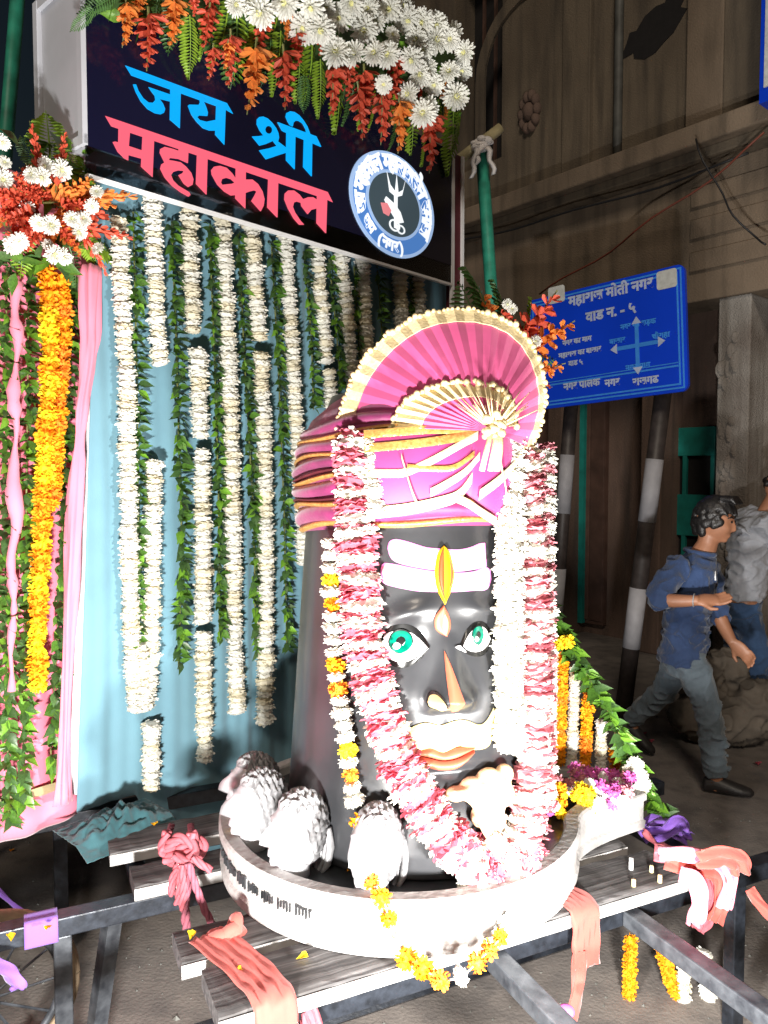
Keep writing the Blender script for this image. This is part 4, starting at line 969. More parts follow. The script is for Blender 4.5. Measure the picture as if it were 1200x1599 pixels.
# ================================================================== IDOL: black pillar with a carved and painted face
LX, LY = .098, 2.35; AZ = R(-90 + 12)
def lr(z): return .395 - .060 * max(0, min(1, (z - .75) / .85)) - (.0 if z < 1.62 else (z - 1.62)**2 * .6)
def gs(x, s): return math.exp(-(x / s) ** 2)
def relief(a, z):
    h = 0.0
    if 1.12 < z < 1.36:                                   # nose
        t = max(0, min(1, (1.335 - z) / .17)); wd = .017 + .030 * t; pr = .062 * t ** 1.25
        if z < 1.165: pr *= max(0, (z - 1.125) / .04) ** .6
        h += pr * gs(a, wd)
        h += .022 * t**3 * (gs(a - .042, .020) + gs(a + .042, .020)) * gs(z - 1.165, .03)
    h += .014 * gs(z - 1.385 - .02 * math.cos(a * 14), .024) * (gs(abs(a) - .10, .065))
    h -= .014 * gs(abs(a) - .108, .045) * gs(z - 1.315, .035)
    h += .018 * gs(abs(a) - .12, .05) * gs(z - 1.17, .07)
    h += .016 * gs(z - 1.008, .035) * gs(a, .085); h -= .012 * gs(z - .968, .014) * gs(a, .07); h += .018 * gs(z - .925, .04) * gs(a, .07)
    h -= .006 * gs(a, .02) * gs(z - 1.09, .03)
    return h
def S(th, z, off=0):
    r = lr(z) + off + (relief(th * lr(z), z) if abs(th) < 1.1 else 0); f = AZ + th
    return Vector((LX + r * math.cos(f), LY + r * math.sin(f), z))
def lpx(px, py, ex=0):
    """picture point -> angle and height on the pillar"""
    d = ray(px, py); z = 1.2; th = 0
    for _ in range(6):
        r = lr(z) + ex; ox, oy = CAM.x - LX, CAM.y - LY; a = d.x**2 + d.y**2; b = 2*(ox*d.x + oy*d.y); c = ox*ox + oy*oy - r*r; disc_ = b*b - 4*a*c
        t = (-b - math.sqrt(max(disc_, 0))) / (2*a); p = CAM + d*t; z = p.z; th = math.atan2(p.y - LY, p.x - LX) - AZ
    while th > math.pi: th -= 2*math.pi
    while th < -math.pi: th += 2*math.pi
    return th, z
idol = empty('idol', (LX, LY, .69), 'black pillar idol with green eyed face, white forehead stripes and rose garland', 'statue')
mb = MB(); nz = 190
thl = []
t = -math.pi
while t < math.pi - 1e-6: thl.append(t); t += (R(.9) if abs(t) < 1.0 else R(4))
zz = [.69 + (1.98 - .69) * j / nz for j in range(nz + 1)]
mb.loft([[S(th, z) for th in thl] for z in zz]); put('pillar', mb, M_['idol'], idol, True)
def curve(pts, n):
    """resample a picture polyline to n+1 points, smoothed"""
    q = [Vector((x, y, 0)) for x, y in pts]; q = smooth_path(q, 5) if len(q) > 2 else q
    L = [0]
    for a, b in zip(q, q[1:]): L.append(L[-1] + (b - a).length)
    out = []
    for i in range(n + 1):
        s = L[-1] * i / n; j = max(k for k in range(len(L)) if L[k] <= s + 1e-9); j = min(j, len(q) - 2)
        f = (s - L[j]) / max(L[j+1] - L[j], 1e-9); out.append(q[j].lerp(q[j+1], min(f, 1)))
    return out
def patch(name, up_, lo_, m, off=.002, bulge=.004, n=36, k=8, parent=idol, sf=S, pf=lpx, z8=None, conv=None):
    cv = conv or (lambda x, y: (x, y)); up2 = curve([cv(*p) for p in up_], n); lo2 = curve([cv(*p) for p in lo_], n)
    mb = MB()
    def fn(u, v):
        i = int(round(u * n)); p = up2[i].lerp(lo2[i], v); th, z = pf(p.x, p.y); e = math.sin(math.pi*v)**.6 * min(1, 8*u*(1-u)*4)**.5 if bulge else 0
        return sf(th, z, off + bulge*e)
    mb.grid(fn, n, k); mb.grid(lambda u, v: fn(u, v) - ray(690, 1000)*-.006, n, k)
    return put(name, mb, m, parent, True)
zc = lambda x, y: (580 + x/5.332, 820 + y/5.332)
zd = lambda x, y: (500 + x/3.158, 780 + y/3.158)
U1 = [(138,190),(150,140),(200,116),(300,135),(450,182),(540,192),(620,197),(720,203),(820,185),(900,152),(945,148)]; L1 = [(138,195),(160,265),(210,308),(330,342),(500,371),(640,384),(750,384),(880,365),(957,342)]
U2 = [(80,380),(90,330),(115,315),(200,325),(350,355),(500,380),(700,395),(850,385),(950,347),(992,380)]; L2 = [(80,390),(95,470),(130,495),(250,525),(400,550),(560,555),(700,555),(850,545),(960,535),(998,450)]
def shr(l, dy, c=540, kx=.972): return [(c + (x - c)*kx, y + dy) for x, y in l]
for U, L in ((U1, L1), (U2, L2)):
    st_ = patch('forehead_stripe', U, L, M_['tilak_pink'], .002, .003, conv=zc)
    patch('white_fill', shr(U, 14), shr(L, -14), M_['tilak'], .004, .004, conv=zc, parent=st_)
fl_ = patch('flame_mark', [(600,165),(545,240),(525,380),(540,520),(605,658)], [(600,165),(650,230),(685,400),(660,540),(605,658)], M_['yellow'], .008, .010, conv=zc)
patch('flame_core', [(592,180),(560,260),(548,390),(560,500),(600,620)], [(592,180),(600,260),(606,400),(604,500),(600,620)], M_['orange'], .0135, .007, conv=zc, parent=fl_)
patch('flame_core', [(640,260),(640,340),(640,440),(630,560)], [(640,260),(668,350),(668,450),(630,560)], M_['orange'], .012, .005, conv=zc, parent=fl_)
dp = patch('drop_mark', [(600,662),(540,740),(524,810),(545,880),(625,925)], [(600,662),(640,740),(660,820),(650,880),(625,925)], M_['salmon'], .004, .007, conv=zc)
patch('drop_core', [(605,730),(585,790),(585,860),(620,905)], [(605,730),(630,780),(635,850),(620,905)], M_['cream'], .0085, .004, conv=zc, parent=dp)
patch('nose_stripe', [(598,1040),(600,1150),(604,1300),(612,1450),(648,1535)], [(602,1040),(642,1150),(692,1340),(712,1440),(690,1520)], M_['salmon'], .004, .004, conv=zc)
nr = patch('nostril_ring', [(450,1440),(470,1375),(520,1360),(570,1400),(605,1480)], [(450,1440),(465,1490),(520,1505),(570,1515),(605,1480)], M_['black'], .004, .006, conv=zc)
patch('nose_ornament', [(460,1440),(480,1390),(525,1378),(565,1415),(595,1485)], [(460,1440),(475,1480),(520,1490),(565,1510),(595,1485)], M_['goldpaint'], .009, .004, conv=zc, parent=nr)
def eye(up_, lo_, ic, ir, pr):
    e = patch('eye', up_, lo_, M_['eye'], .004, .010, conv=zc)
    def dsc(nm, c, rx, ry, m, off):
        th_ = [math.pi*k/10 for k in range(11)]
        patch(nm, [(c[0] - rx*math.cos(a), c[1] - ry*math.sin(a)) for a in th_], [(c[0] - rx*math.cos(a), c[1] + ry*math.sin(a)) for a in th_], m, off, .003, 20, 8, e, conv=zc)
    dsc('iris_edge', ic, ir[0]*1.10, ir[1]*1.10, M_['black'], .0125); dsc('iris', ic, ir[0], ir[1], M_['iris'], .0145); dsc('pupil', (ic[0], ic[1]-4), pr[0], pr[1], M_['black'], .0165)
    dsc('catchlight', (ic[0] - ir[0]*.35, ic[1] + ir[1]*.35), ir[0]*.34, ir[1]*.30, M_['eye'], .0185)
    return e
LE = ([(105,925),(150,880),(240,860),(320,868),(400,925),(470,1012)], [(105,930),(150,1110),(240,1152),(330,1135),(420,1070),(470,1012)])
RE = ([(750,1000),(800,902),(860,838),(925,830),(975,872),(996,945)], [(750,1002),(800,1050),(865,1068),(930,1052),(980,1000),(996,948)])
patch('eyelid', [(85,930),(150,850),(240,825),(330,835),(420,900),(490,1015)], [(85,940),(150,1140),(240,1185),(340,1165),(440,1090),(490,1015)], M_['black'], .001, .010, conv=zc)
patch('eyelid', [(735,1005),(790,880),(860,810),(935,805),(990,855),(1010,945)], [(735,1008),(790,1070),(865,1095),(940,1080),(995,1010),(1010,950)], M_['black'], .001, .010, conv=zc)
eye(*LE, (250, 965), (92, 92), (38, 42)); eye(*RE, (880, 915), (52, 78), (20, 36))
patch('eye_corner', [(690,1005),(730,995),(770,1020),(782,1055)], [(690,1010),(720,1030),(750,1042),(782,1058)], M_['eye'], .006, .002, 16, 4, conv=zc)
patch('moustache', [(395,1165),(450,1120),(520,1098),(600,1112),(700,1085),(780,1108),(815,1080),(838,1020)], [(395,1170),(455,1240),(540,1222),(600,1238),(680,1208),(760,1228),(835,1195),(842,1030)], M_['goldpaint'], .005, .009, 40, 8, conv=zd)
patch('upper_lip', [(470,1245),(540,1218),(600,1236),(660,1216),(755,1212)], [(470,1250),(540,1262),(600,1272),(670,1258),(755,1216)], M_['salmon'], .006, .010, conv=zd)
patch('lower_lip', [(478,1256),(540,1268),(600,1278),(670,1264),(748,1224)], [(478,1258),(520,1306),(590,1328),(665,1314),(748,1226)], M_['salmon'], .006, .014, conv=zd)
# cream ornament below the chin
def cyl(px, py, ex=.05):
    th, z = lpx(px, py, ex); f = AZ + th; r = lr(z) + ex; return Vector((LX + r*math.cos(f), LY + r*math.sin(f), z))
mb = MB(); rn = random.Random(15)
for x, y, rx, rz in ((712,1240,.030,.020),(738,1228,.034,.026),(764,1214,.034,.026),(788,1208,.026,.026),(790,1240,.026,.034),(760,1248,.040,.034),(772,1280,.034,.036),(770,1314,.026,.034),(750,1275,.026,.03)):
    mb.ball(cyl(x, y, .030), (rx, .026, rz), 16, 12)
for k in range(7):
    mb.tube(smooth_path([cyl(706 + 13*k, 1236 - 4*k, .05), cyl(742 + 8*k, 1256 - 3*k, .066), cyl(764 + 2*k, 1318 - 5*k, .054)], 5), [.005]*2 + [.011]*7 + [.006]*2, 8)
orn = mb

# ================================================================== TURBAN
tb = empty('turban', (LX, LY, 1.60), 'pink turban with gold trim and a tall pleated fan on the idol', 'turban')
TP = [(1.575,.345),(1.60,.352),(1.68,.362),(1.76,.362),(1.84,.350),(1.90,.32),(1.96,.25),(1.99,.15),(2.0,.03)]
def tr(z):
    for (a, ra), (b, rb_) in zip(TP, TP[1:]):
        if z <= b: return ra + (rb_ - ra)*(z - a)/(b - a)
    return .03
def tz(f): return .035 * math.cos(f - AZ)                     # the rim rides higher at the front
mb = MB(); mb.loft([[Vector((LX + r*math.cos(2*math.pi*k/72), LY + r*math.sin(2*math.pi*k/72), z + tz(2*math.pi*k/72) + .004)) for k in range(72)] for z, r in TP], True); put('body', mb, M_['magenta_shade'], tb, True)
for z, hh, bul, m in ((1.592,.010,.012,'gold'),(1.622,.024,.018,'magenta_shade'),(1.654,.009,.017,'gold'),(1.668,.005,.018,'maroon'),(1.694,.021,.020,'magenta_shade'),(1.722,.008,.018,'gold'),(1.735,.005,.018,'maroon'),(1.758,.018,.020,'magenta_shade'),(1.784,.008,.016,'gold'),(1.810,.019,.018,'magenta_shade'),(1.836,.008,.016,'gold'),(1.862,.019,.018,'magenta_shade')):
    mb = MB(); rg_ = []
    for k in range(96):
        f = 2*math.pi*k/96; wob = .006*math.sin(5*f + z*40) ; c = Vector((math.cos(f), math.sin(f), 0)); r = tr(z)
        rg_.append([Vector((LX, LY, 0)) + c*(r - .004 + bul*math.sin(math.pi*j/8)**.7) + Vector((0,0,z + tz(f) + wob - hh + 2*hh*j/8)) for j in range(9)])
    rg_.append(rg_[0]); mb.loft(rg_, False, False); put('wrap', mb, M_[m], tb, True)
def TS(th, z, off=0):
    f = AZ + th; r = tr(min(z - tz(f), 1.95)) + .022 + off; return Vector((LX + r*math.cos(f), LY + r*math.sin(f), z))
def tpx(px, py):
    th, z = lpx(px, py, .045); return th, z
zt_ = lambda x, y: (450 + x/2.667, 450 + y/2.667)
def strip(nm, c, wd, m, off, bul=.0018):
    up_ = [(x, y - wd/2) for x, y in c]; lo_ = [(x, y + wd/2) for x, y in c]
    return patch(nm, up_, lo_, M_[m], off, bul, 26, 5, tb, TS, tpx, conv=zt_)
patch('sash', [(360,600),(560,575),(760,590)], [(360,960),(560,935),(740,860)], M_['magenta'], .001, .010, 26, 8, tb, TS, tpx, conv=zt_)
patch('sash', [(740,600),(820,600),(920,630),(1000,690)], [(740,870),(780,890),(850,965),(960,960)], M_['magenta'], .0015, .010, 26, 8, tb, TS, tpx, conv=zt_)
strip('trim', [(340,612),(480,600),(620,592),(760,602)], 34, 'gold', .010)
strip('trim', [(340,668),(480,655),(600,640),(760,612)], 36, 'gold', .012)
strip('trim', [(340,770),(440,772),(500,765),(600,715),(760,615)], 34, 'goldwhite', .014)
strip('trim', [(500,745),(600,752),(680,745),(750,690)], 24, 'gold', .015)
strip('trim', [(590,850),(650,815),(720,765),(770,700)], 34, 'goldwhite', .016)
strip('trim', [(360,935),(500,918),(620,892),(700,862),(750,790)], 46, 'goldwhite', .013)
strip('trim', [(690,872),(740,895),(800,935),(860,972)], 34, 'goldwhite', .017)
strip('trim', [(780,860),(850,800),(900,740),(940,660)], 44, 'goldwhite', .018)
strip('trim', [(830,640),(850,730),(870,800),(885,860)], 18, 'goldwhite', .019)
strip('trim', [(480,700),(500,780),(520,850),(540,900)], 22, 'goldwhite', .020)
# pleated fan
def fan(nm, ctr, outer, Yc, Yo, m, trimw, trimm, npl, amp, lean=0):
    c = at(*ctr, Yc); o2 = curve(outer, npl*4); mb = MB(); rings = []; edge = []
    nr_ = 10
    for j in range(nr_ + 1):
        t = .06 + .94*j/nr_; row = []
        for i, q in enumerate(o2):
            ph = math.cos(2*math.pi*i/4.0*1.0); yo = Yo(i/len(o2)) if callable(Yo) else Yo
            p = c.lerp(at(q.x, q.y, yo), t); row.append(p + Vector((0, -1, 0))*amp*ph*t + Vector((0,-1,0))*.02*math.sin(math.pi*t))
        rings.append(row)
    mb.loft(rings, False, False); o = put(nm, mb, M_[m], tb, False); o.modifiers.new('t', 'SOLIDIFY').thickness = .003
    mb = MB(); rows = []
    for j in range(4):
        t = 1 - trimw + (trimw + .02)*j/3; row = []
        for i, q in enumerate(o2):
            ph = math.cos(2*math.pi*i/4.0); yo = Yo(i/len(o2)) if callable(Yo) else Yo
            p = c.lerp(at(q.x, q.y, yo), t); row.append(p + Vector((0,-1,0))*(amp*ph*t + .02*math.sin(math.pi*min(t,1)) + .005))
        rows.append(row)
    mb.loft(rows, False, False); e_ = put('fan_border', mb, M_[trimm], o, False); e_.modifiers.new('t', 'SOLIDIFY').thickness = .003
    bd_ = MB()
    for i in range(0, len(o2), 1):
        bd_.ball(rows[3][i] + Vector((rnd.uniform(-.004,.004), -.003, rnd.uniform(-.004,.004))), rnd.uniform(.005,.010), 6, 4)
    put('bead_fringe', bd_, M_[trimm], o, True)['kind'] = 'stuff'
    return o
fan('fan', (752,668), [(532,668),(540,630),(562,580),(600,534),(650,500),(705,487),(762,492),(808,516),(838,560),(850,618),(842,665),(828,700)], 1.97, 2.10, 'fanpink', .10, 'goldwhite', 19, .0045)
fan('inner_fan', (762,672), [(614,668),(622,645),(648,620),(690,603),(735,598),(775,606),(800,632),(806,664)], 1.945, 2.005, 'fanpink', .30, 'goldwhite', 16, .005)
# jewelled plume at the knot
pm = MB(); kc = at(772, 672, 1.90); rk = random.Random(8)
for k in range(26):
    a = rk.uniform(0, 2*math.pi); rr_ = rk.uniform(.0,.035); pm.ball(kc + Vector((rr_*math.cos(a), rk.uniform(-.012,.004), rr_*1.2*math.sin(a))), rk.uniform(.006,.013), 7, 5)
for k in range(44):
    a = R(rk.uniform(25, 150)); L = rk.uniform(.06,.13); tip = kc + Vector((L*math.cos(a), rk.uniform(-.03,.03), L*math.sin(a))); pm.tube([kc, kc.lerp(tip, .6), tip], [.003,.002,.0008], 4)
for k in range(12):
    x = rk.uniform(-.02,.02); pm.tube([kc + Vector((x,-.01,0)), kc + Vector((x*1.5 - .01,-.016,-.05)), kc + Vector((x*1.7 - .02,-.014,-.10))], .005, 5)
put('jewelled_plume', pm, M_['goldwhite'], tb, True)

# ================================================================== GARLANDS ON THE IDOL
def rose_kind(i): return ('rose_petals', K_rose if i < 56 else K_rosep, 1.0) if i % 5 in (0, 2, 3) else (('white_tuft', K_whiteb, .98) if i % 5 == 1 else ('white_tuft', K_whiteb, 1.02))  # right side switches to paler roses, overexposure put into the petal colour
rp = [(556,690),(553,760),(557,850),(562,930),(573,1020),(596,1110),(622,1185),(656,1250),(698,1308),(748,1345),(792,1338),(824,1285),(834,1200),(834,1100),(831,980),(828,860),(820,760),(812,700)]
garland('rose_garland', [smooth_path([cyl(x, y, .048) for x, y in rp], 4)], rose_kind, .068, .0225, 'thick rose and white flower garland looped round the idol down to its base', jit=.10, flat=.75, thread=True)
garland('flower_rope', [smooth_path([cyl(x, y, .050) for x, y in ((800,690),(797,800),(796,950),(795,1060),(798,1170))], 4)], K_whiteb, .050, .022, 'thick white flower rope right of the face beside the rose garland', part='white_tuft', flat=.9)
garland('flower_rope', [smooth_path([cyl(x, y, .052) for x, y in ((580,682),(584,740),(588,800))], 4)], K_whiteb, .034, .02, 'short white flower rope left of the forehead under the turban', part='white_tuft', flat=.9)
def gar_kind(i):
    k = i % 7
    return ('marigold', K_mary, .95) if k == 3 else (('marigold', K_mar, .9) if k == 5 else ('white_tuft', K_whiteb, 1.1))
garland('mixed_garland', [smooth_path([cyl(x, y, .04) for x, y in ((517,850),(519,940),(522,1020),(530,1090),(540,1150),(548,1215),(556,1262))], 4)], gar_kind, .029, .032, 'white and orange flower string hanging left of the rose garland', flat=.9)
mp_ = [at(562,1285,1.93), at(572,1330,1.90), at(582,1378,1.84), at(600,1408,1.79), at(612,1450,1.775), at(630,1490,1.77), at(655,1508,1.74), at(690,1530,1.70), at(722,1524,1.71), at(746,1502,1.74), at(778,1470,1.80), at(796,1440,1.86)]
def rim_kind(i): return ('white_tuft', K_whiteb, 1.15) if i % 4 == 2 else ('marigold', K_mar, 1)
garland('marigold_string', [smooth_path(mp_, 4)], rim_kind, .024, .050, 'orange marigold string trailing over the front rim of the stone base', jit=.2)
wp = [(846,700),(849,850),(850,1000),(852,1150),(853,1270)]
garland('mixed_garland', [smooth_path([cyl(min(x, 842), y, .06) + Vector((.03,0.04,0)) for x, y in wp], 4)], lambda i: (('white_tuft', K_whiteb, 1) if i % 3 else ('rose_petals', K_rosep, 1)), .034, .024, 'pale pink and white garland hanging outermost at the right of the idol', flat=.9)
rf = random.Random(51); fp = empty('flower_pile', tuple(cyl(800, 1340, .10)), 'loose rose heads and white petals heaped at the foot of the garland', 'flowers')
for k in range(34):
    x = rf.uniform(690, 850); y = rf.uniform(1318, 1392) - abs(x-770)*.1; p = cyl(x, min(y, 1375), rf.uniform(.03,.10)); p.z = max(p.z, .71); inst('flower_head', rf.choice(K_rosep + K_whiteb + K_rose), fp, frame(p, (rf.uniform(-1,1), rf.uniform(-1,0), rf.uniform(.2,1)), rf.uniform(0,6), rf.uniform(.022,.036)))

# ================================================================== CARVED HEADS on the base
def head_mesh(hm, face=True):
    nk_ = hm or 1
    mb = MB(); nu, nv = 44, 34
    def pt(az, el_):
        d = Vector((math.cos(el_)*math.cos(az), math.cos(el_)*math.sin(az), math.sin(el_))); p = Vector((d.x*.088, d.y*.070, d.z*.105))
        if d.x < 0: p.x *= 1.08
        if d.z < 0: p.y *= 1 - .25*d.z*d.z; p.x *= 1 - .06*d.z*d.z
        def bump(a0, e0, sa, se, h): return h*math.exp(-((az-a0)/sa)**2 - ((el_-e0)/se)**2)
        h = bump(0,-.12,.10,.24,.024*nk_) + bump(0,-.28,.17,.09,.014) + bump(0,-.62,.32,.12,.010) + bump(0,-.88,.4,.16,.016) - bump(0,-.75,.4,.05,.006) - bump(0,-.46,.3,.06,.006)
        for s_ in (-1, 1): h += -bump(s_*.42,.06,.20,.12,.014) + bump(s_*.42,.26,.30,.07,.010) + bump(s_*.42,.05,.17,.055,.012) - bump(s_*.42,-.06,.2,.03,.004) + bump(s_*.55,-.25,.25,.22,.006) + bump(s_*1.5,-.02,.12,.22,.016)
        return p + d*h
    rings = [[pt(2*math.pi*k/nu - math.pi, -math.pi/2*.985 + math.pi*.985*j/nv) for k in range(nu)] for j in range(nv + 1)]
    mb.loft(rings); return mb
def hair_mesh():
    """swept-back hair: a shell from the hairline with wavy locks running backwards"""
    mb = MB(); nu, nv = 96, 30; rings = []
    for j in range(nv + 1):
        row = []
        for k in range(nu):
            az = 2*math.pi*k/nu - math.pi; t = j/nv; f = abs(az)/math.pi
            lo = .66 - .10*math.cos(3*az) if f < .30 else .66 - 1.55*min(1, (f - .30)/.34)**.8
            el_ = lo + (math.pi/2 - .02 - lo)*t
            d = Vector((math.cos(el_)*math.cos(az), math.cos(el_)*math.sin(az), math.sin(el_)))
            u = math.atan2(d.y, d.z + .25)
            rid = .0055*math.sin(20*u + 1.6*math.sin(d.x*26)) + .002*math.sin(47*u + d.x*30)
            p = Vector((d.x*(.098 if d.x < 0 else .090), d.y*.074, d.z*.110)); row.append(p + d*((.0065 + rid)*min(1, t*9 + .05)))
        rings.append(row)
    mb.loft(rings)
    for k in range(6):
        y = -.045 + .018*k; mb.tube([(-.085, y, .02), (-.108, y*1.1, -.03), (-.112, y*1.05, -.08), (-.098, y, -.105)], [.012,.015,.013,.006], 7)
    return mb
HM = head_mesh(1.3).mesh('carved_face', M_['silver'], True); HH = hair_mesh().mesh('carved_hair', M_['silver_hair'], True)
nk = MB(); nk.tube([(-.02,0,-.06),(-.02,0,-.13)], [.045,.058], 14); NK = nk.mesh('carved_neck', M_['silver'], True)
HL = ['greyer carved head leftmost on the stone base beside the curtain', 'second silvery carved head from the left on the stone base', 'third silvery carved head from the left on the stone base', 'fourth silvery carved head from the left, beside the rose garland']
for (a, sc_, tl, dr_), l in zip(((184, .86, 196, 0), (206, .92, 204, 4), (232, .94, 218, 6), (261, .94, 236, 8)), HL):
    p = BC + Vector((math.cos(R(a)), math.sin(R(a)), 0))*.458; p.z = BZ1 - .034
    o = empty('carved_head', tuple(p), l, 'carved head', 'carved heads round the stone base')
    f = R(tl); MX = Matrix.Translation((0,0,.125*sc_)) @ Matrix.Rotation(f, 4, 'Z') @ Matrix.Rotation(R(-16), 4, 'Y') @ Matrix.Diagonal((sc_*.95, sc_*.84, sc_, 1))
    for nm, me in (('face', HM), ('hair', HH), ('neck', NK)): link(nm, me, o, MX)
# ================================================================== RIGHT: slanting leaf rope with hanging strings
SA = smooth_path([at(842,932,2.72), at(870,975,2.70), at(915,1050,2.66), at(955,1120,2.62), at(985,1185,2.60), at(1015,1240,2.58), at(1048,1288,2.55)], 4)
mb = MB(); mb.tube([SA[0] + Vector((0,.03,.05)), SA[-1] + Vector((0,.03,-.01))], .014, 8); tag(put('slanting_pole', mb, M_['bamboo_raw'], None, True), 'thin slanting pole carrying the leaf rope right of the idol', 'pole')
lo_ = leaf_string('leaf_string', SA, .055, .016, 'Leaf rope slanting down from the idol to the right end of the cart', None, out=(-.2,-1,.3), per=4, m=[K_leaf[0], K_leaf[2], K_leaf[3], K_leaf[1]])
if 'group' in lo_: pass
rw = random.Random(61)
for x, y in ((992,1195),(1000,1212),(985,1205),(1003,1225)): inst('white_flower', rw.choice(K_whiteb), lo_, frame(at(x, y, 2.54), (0,-1,.2), rw.uniform(0,6), .034))
for x, y in ((874,1004),(887,1002)): inst('marigold', K_mary[0], lo_, frame(at(x, y, 2.63), (0,-1,.2), 0, .027))
HS = [((856,955),(853,1195),'o','leftmost orange marigold string under the slanting leaf rope'), ((864,1000),(862,1140),'w','leftmost white string under the slanting leaf rope'), ((880,1010),(874,1200),'o','second orange marigold string under the slanting leaf rope'), ((899,1045),(893,1205),'w','second white string under the slanting leaf rope'), ((919,1085),(913,1212),'o','third orange marigold string under the slanting leaf rope'), ((940,1130),(938,1245),'w','rightmost white string under the slanting leaf rope'), ((962,1175),(961,1222),'o','short rightmost orange marigold string under the slanting leaf rope')]
for a, b, k, l in HS:
    garland('marigold_string' if k == 'o' else 'flower_string', [[at(*a, 2.70), at(*b, 2.72)]], K_mar if k == 'o' else K_white, .024 if k == 'o' else .025, .028 if k == 'o' else .018, l[0].upper() + l[1:], group='strings under the slanting leaf rope', part='marigold' if k == 'o' else 'flower')
fp2 = empty('flower_pile', tuple(onz(915, 1262, .69)), 'heap of mauve, yellow and white flowers lying in the stone spout', 'flowers')
K_mv = [pompon('mauve_flower', M_['mauve_fl'], 71, 30), pompon('mauve_flower', M_['rosepale'], 72, 30)]
for k in range(95):
    x = rw.uniform(856, 985); y = rw.uniform(1205, 1246) + max(0, 900 - x)*.55; ms = K_mary if (868 < x < 930 and y > 1235 and rw.random() < .75) else (K_mv if rw.random() < .7 else K_whiteb)
    p = onz(x, y, .735); p.z = .70 + rw.uniform(0, .055); inst('flower_head', rw.choice(ms), fp2, frame(p, (rw.uniform(-.6,.6), -.8, .8), rw.uniform(0,6), rw.uniform(.018,.028)))
# strings hanging from the rails at the lower right
LR = [((985,1470),(982,1590),'o','orange marigold string hanging below the cart rail, leftmost of four'), ((1035,1480),(1050,1540),(1085,1600),'o','orange marigold string slanting below the cart rail'), ((1070,1500),(1062,1640),'w','white flower string hanging below the cart beside the slanting marigolds'), ((1098,1490),(1108,1560),(1120,1640),'w','white flower string hanging lowest at the bottom right under the cart'), ((1165,1560),(1178,1620),'o','orange marigold string cut by the bottom edge at the far right')]
for it in LR:
    *pts, k, l = it
    garland('marigold_string' if k == 'o' else 'flower_string', [[at(x, y, 2.48) for x, y in pts]], K_mar if k == 'o' else K_white, .026 if k == 'o' else .030, .030 if k == 'o' else .022, l[0].upper() + l[1:], group='strings hanging under the cart', part='marigold' if k == 'o' else 'flower')

# ================================================================== CLOTH TIES, RIBBONS AND ROPES
def ribbon(name, pts, wid, m, label, side=None, cat='ribbon', group=None, folds=3, amp=.006, seed=0, parent=None):
    pts = smooth_path(pts, 8); mb = MB(); rows = []
    n = len(pts); nf = 10
    for i, p in enumerate(pts):
        t = (pts[min(i+1,n-1)] - pts[max(i-1,0)]).normalized(); s = Vector(side) if side is not None else t.cross(Vector((0,-1,0)))
        s = (s - t*s.dot(t)).normalized(); nn = t.cross(s); wv = wid[0] + (wid[1] - wid[0])*i/(n-1) if hasattr(wid, '__len__') else wid
        rows.append([p + s*wv*(k/nf - .5) + nn*amp*(math.sin(folds*2*math.pi*k/nf + seed + .15*i) + .5*math.sin(i*.7 + k + seed)) for k in range(nf + 1)])
    mb.loft(rows, False, False); o = put(name, mb, M_[m], parent, True); o.modifiers.new('t', 'SOLIDIFY').thickness = .002
    return o if parent is not None else tag(o, label, cat, group)
PZ = PZ1
# right coral ribbon over the near plank
sR, nR = sl(890, 1405); nP0 = sl(342, 1590)[1]
def rp_(s, n, z): return sn(s, n, z)
t1 = empty('cloth_tie', tuple(sn(sR, nP0, PZ)), 'coral cloth strip tied over the near plank below the spout, ends hanging', 'cloth')
ribbon('strap', [sn(sR - .05, nP0 + .22, PZ + .010), sn(sR - .02, nP0 + .10, PZ + .014), sn(sR, nP0 + .012, PZ + .012), sn(sR + .002, nP0 - .020, PZ - .01), sn(sR + .004, nP0 - .022, PZ - .07), sn(sR + .0, nP0 - .026, PZ - .15)], .095, 'coral', '', side=E, parent=t1, folds=5, amp=.0045)
ribbon('tail', [sn(sR - .03, nP0 - .024, PZ - .10), sn(sR - .035, nP0 - .030, PZ - .20), sn(sR - .055, nP0 - .03, PZ - .30)], (.05,.035), 'coral', '', side=E, parent=t1, folds=1, seed=2)
tag(put('petal_wad', MB().ball(at(884, 1580, 1.86), (.022,.02,.016)), M_['mauve_fl'], None, True), 'pink flower wad on the end of the coral strip below the rail', 'flower')
# left coral strip over plank end
sL = sl(380, 1520)[0]
t2 = empty('cloth_tie', tuple(sn(sL, nP0, PZ)), 'coral cloth tied round the left end of the near plank', 'cloth')
ribbon('strap', [sn(sL - .05, nP0 + .30, PZ + .012), sn(sL - .01, nP0 + .18, PZ + .014), sn(sL + .02, nP0 + .08, PZ + .013), sn(sL + .035, nP0 + .006, PZ + .012), sn(sL + .038, nP0 - .020, PZ - .02), sn(sL + .035, nP0 - .024, PZ - .12)], .100, 'coral', '', side=E, parent=t2, folds=6, amp=.0045)
mb = MB(); kc = at(352, 1478, 1.92)
for k in range(7):
    a = k*.9; mb.tube(smooth_path([kc + Vector((.05*math.cos(a), .03*math.sin(a), .01*k - .02)), kc + Vector((.03*math.cos(a+1.2), .03*math.sin(a+1), .012*k)), kc + Vector((.045*math.cos(a+2.2), .03*math.sin(a+2.4), .01*k - .03))], 4), .017, 8)
put('knot', mb, M_['coral'], t2, True)
